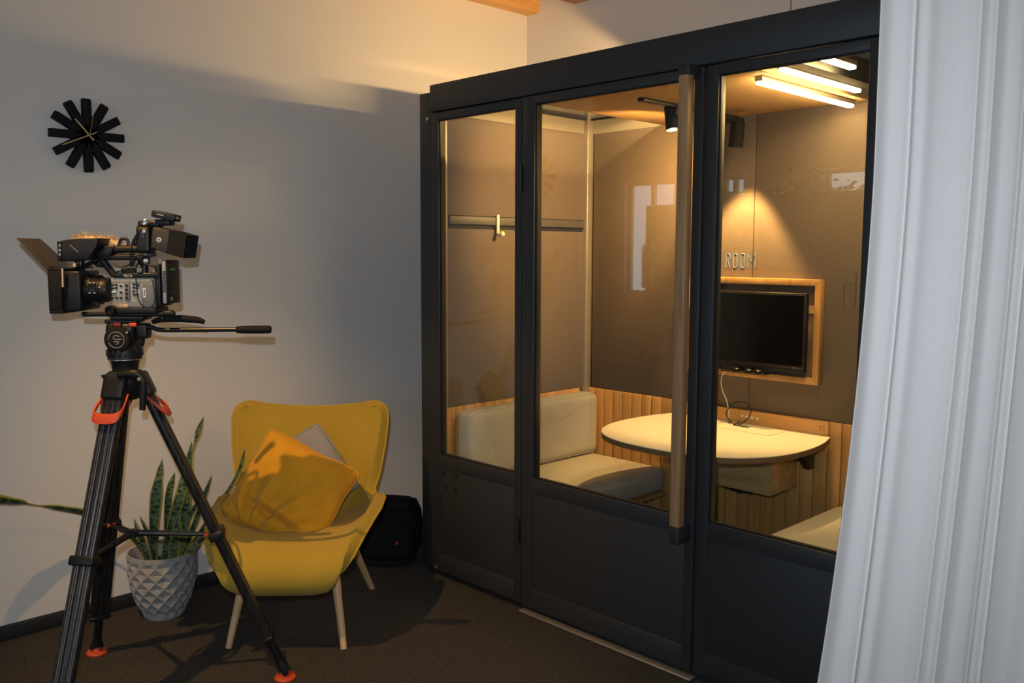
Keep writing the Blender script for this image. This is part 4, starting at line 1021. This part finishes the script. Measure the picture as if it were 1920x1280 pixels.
# rear monitor with hood, tilted
P4 = [L(286, 425, -.06), L(318, 432, -.06), L(312, 475, -.06), L(282, 464, -.06)]
vm = MB().prism(P4, AW*.11).build('rear_monitor', mat('monitor_shell', (.035, .032, .027), .5), vc, bevel=.003)
inn = [L(319, 432, -.055), L(356, 440, -.10), L(350, 477, -.10), L(313, 475, -.055)]
# hood: four thin walls opening towards the right
O4 = [P4[1], P4[1]+AW*.11, P4[2]+AW*.11, P4[2]]
dirh = (L(350, 441, -.06)-L(318, 432, -.06))
hood = MB()
ex_ = [p+dirh*1.0 for p in O4]
for i in range(4):
    a, b_, c2, d2 = O4[i], O4[(i+1) % 4], ex_[(i+1) % 4], ex_[i]
    nrm = (b_-a).cross(d2-a).normalized()*.002
    hood.prism([a, b_, c2, d2], nrm)
hood.build('sun_hood', MT['matte_black'], vm)
# emblem: three crossed ellipses
ec = L(298, 449.5, -.0612); em = MB()
for rot_ in (60, 120, 0):
    pts = []
    for k in range(28):
        an = 2*PI*k/28; x, y = .0085*math.cos(an), .0036*math.sin(an); r_ = math.radians(rot_+10)
        pts.append(ec+AR*(x*math.cos(r_)-y*math.sin(r_))+Zv*(x*math.sin(r_)+y*math.cos(r_)))
    em.tube(pts, .0007, 5, closed=True)
em.build('emblem', MT['white'], vm, smooth=True)
MB().prism([L(262, 419, .06), L(270, 421, .06), L(252, 462, .06), L(246, 458, .06)], AW*.02).build('side_screen', MT['black_metal'], vc, bevel=.002)
# monitor mount, transmitter
MB().rbox(L(274, 450, -.02), (.045, .06, .085), .01, ax3, 8).build('monitor_mount', MT['black'], vc, smooth=True)
MB().rbox(L(283, 420, .0), (.07, .05, .022), .008, ax3, 8).build('mount_bar', MT['black_metal'], vc, smooth=True)
MB().lathe(L(273, 417, -.04), -AW, [(0, .011), (.008, .011), (.01, .008), (.004, .003)], 16).build('mount_knob', MT['steel'], vc, smooth=True)
MB().cyl(L(271, 430, -.045), L(271, 436, -.045), .008).build('thumb_screw', MT['silver'], vc, smooth=True)
MB().rbox(L(309, 417, 0), (.05, .05, .02), .006, ax3, 6).build('transmitter_foot', MT['black'], vc, smooth=True)
tx = (AR*.97-Zv*.22).normalized(); tz = (Zv*.97+AR*.22).normalized()
tmt = MB().obox(L(312, 405, -.01), (.075, .06, .022), (tx, AW, tz)).build('transmitter', MT['black'], vc, bevel=.003)
MB().obox(L(300, 402.5, -.041), (.022, .002, .003), (tx, AW, tz)).build('port', MT['silver'], tmt)
MB().tube([L(322, 408, -.03), L(337, 411, -.03)], .007, 8).build('antenna', MT['black'], tmt, smooth=True)
MB().rbox(L(270, 488, -.01), (.03, .04, .03), .008, ax3, 6).build('lower_joint', MT['black'], vc, smooth=True)
MB().lathe(L(275, 489, -.04), -AW, [(0, .008), (.006, .008), (.007, .003)], 14).build('joint_knob', MT['steel'], vc, smooth=True)
c_ = L(265, 474, -.035); MB().lathe(c_, -AW, [(0, .004), (.004, .003), (.005, .001)], 10).build('record_light', MT['orange'], vc, smooth=True)
for px, py, dy, ln_ in ((262, 428, -.03, .03), (268, 462, -.045, .03), (259, 455, -.04, .02), (281, 478, -.03, .035), (262, 482, -.045, .02)):
    MB().lathe(L(px, py, dy)+AW*ln_, -AW, [(0, .008), (ln_*.7, .008), (ln_, .0095), (ln_+.004, .0095), (ln_+.005, .004)], 14).build('joint_knob', MT['black_metal'], vc, smooth=True)
MB().rbox(L(267, 440, -.045), (.014, .012, .034), .003, ax3, 6).build('latch', mat('blue_black', (.02, .026, .04), .4), vc, smooth=True)
MB().rbox(L(250, 507, -.02), (.07, .03, .016), .004, ax3, 6).build('cable_clamp', MT['black'], vc, smooth=True)
MB().rbox(L(263, 507, -.05), (.016, .02, .014), .003, ax3, 6).build('plug', MT['button_grey'], vc, smooth=True)
MB().cyl(L(271, 496, -.02), L(271, 515, -.02), .012).build('mount_post', MT['black'], vc, smooth=True)
MB().prism([L(170, 489, .0), L(186, 480, .0), L(200, 492, .0), L(196, 502, 0), L(180, 500, 0)], AW*.02).build('front_bracket', MT['black'], vc, bevel=.002)
# cables
coil = [L(248+5*math.cos(k*.9), 474+k*.42, -.05+.012*math.sin(k*.9)) for k in range(60)]
MB().tube(coil, .0016, 6).build('coiled_cable', MT['black'], vc, smooth=True)
cab = MB()
cab.tube(catmull([L(266, 428, -.05), L(254, 442, -.055), L(247, 458, -.055), L(247, 474, -.05)], 6), .002, 6)
cab.tube(catmull([L(210, 492, -.03), L(225, 500, -.04), L(240, 497, -.04), L(255, 486, -.04)], 6), .0025, 6)
cab.tube(catmull([L(254, 513, -.055), L(256, 535, -.062), L(259, 560, -.066), L(270, 575, -.066), L(284, 575, -.062), L(290, 560, -.058), L(286, 525, -.055)], 6), .002, 6)
cab.tube(catmull([L(255, 500, -.03), L(262, 492, -.04), L(276, 496, -.05), L(288, 500, -.05), L(295, 512, -.05)], 6), .0025, 6)
cab.tube(catmull([L(214, 512, -.05), L(232, 506, -.055), L(250, 510, -.05)], 6), .0022, 6)
cab.build('loose_cable', MT['black'], vc, smooth=True)

# ------------------------------------------------------------------ curtain
cu = MB()
NX, NZ = 220, 40
YC = -.80; X0 = 2.452; Z1 = 2.98
folds = [(0, 0), (.006, -.004), (.03, -.016), (.052, -.006), (.061, .012), (.069, .004), (.078, -.010), (.095, -.006), (.12, -.016), (.15, -.014), (.168, .002), (.176, .016), (.185, .002), (.196, -.004), (.204, .010), (.213, -.004), (.230, -.018), (.246, -.006), (.253, .012), (.262, -.004), (.272, .010), (.283, -.006), (.31, -.014), (.34, .012), (.37, -.018), (.42, .012), (.47, -.02), (.53, .015), (.60, -.02), (.68, .015), (.74, -.012)]
fp = catmull([(a, b_, 0) for a, b_ in folds], 9); NX = len(fp)-1
for k in range(NZ+1):
    z = .012+(Z1-.012)*k/NZ
    lowness = max(0, 1-z/2.4)
    for i, p in enumerate(fp):
        g = .75+.30*lowness
        x = X0+p.x-(.085*max(0, (1.7-z)/1.12)**1.6)*(1-min(1, p.x/.5)); y = YC+p.y*g+.006*math.sin(3*z+p.x*22)*lowness
        cu.v.append(Vector((x+.004*math.sin(2.2*z+p.x*14), y, z)))
for k in range(NZ):
    for i in range(NX):
        a = k*(NX+1)+i; cu.f.append([a, a+1, a+NX+2, a+NX+1])
crt = thing('curtain', 'white floor-length curtain hanging in soft folds at the right', 'curtain', (X0+.35, YC, 0))
co = cu.build('cloth', MT['curtain'], crt, smooth=True)
sm = co.modifiers.new('thick', 'SOLIDIFY'); sm.thickness = .002
hem = MB()
for k in range(NZ): pass
hl = []
for k in range(NZ+1):
    hl += [cu.v[k*(NX+1)]+Vector((-.001, -.002, 0)), cu.v[k*(NX+1)+5]+Vector((0, -.003, 0))]
hem.v = hl; hem.f = [[2*k, 2*k+1, 2*k+3, 2*k+2] for k in range(NZ)]
ho = hem.build('hem', MT['curtain'], crt, smooth=True); sm = ho.modifiers.new('thick', 'SOLIDIFY'); sm.thickness = .0015
struct(MB().box((2.3, YC-.02, Z1), (5.1, YC+.02, ZC)).build('trim_7', MT['alu']))

# ------------------------------------------------------------------ ceiling spotlight above the tripod
ks = thing('ceiling_spotlight', 'round ceiling spotlight above the tripod', 'lamp', KEY)
kd = (Vector((.15, -.95, .3))-KEY).normalized()
MB().lathe(KEY-kd*.055, kd, [(0, .02), (.004, .028), (.045, .032), (.048, .030), (.03, .026), (.03, .001)], 24).build('housing', MT['black'], ks, smooth=True)
MB().cyl(KEY-kd*.05, Vector((KEY.x, KEY.y, ZC)), .008).build('stem', MT['black'], ks, smooth=True)
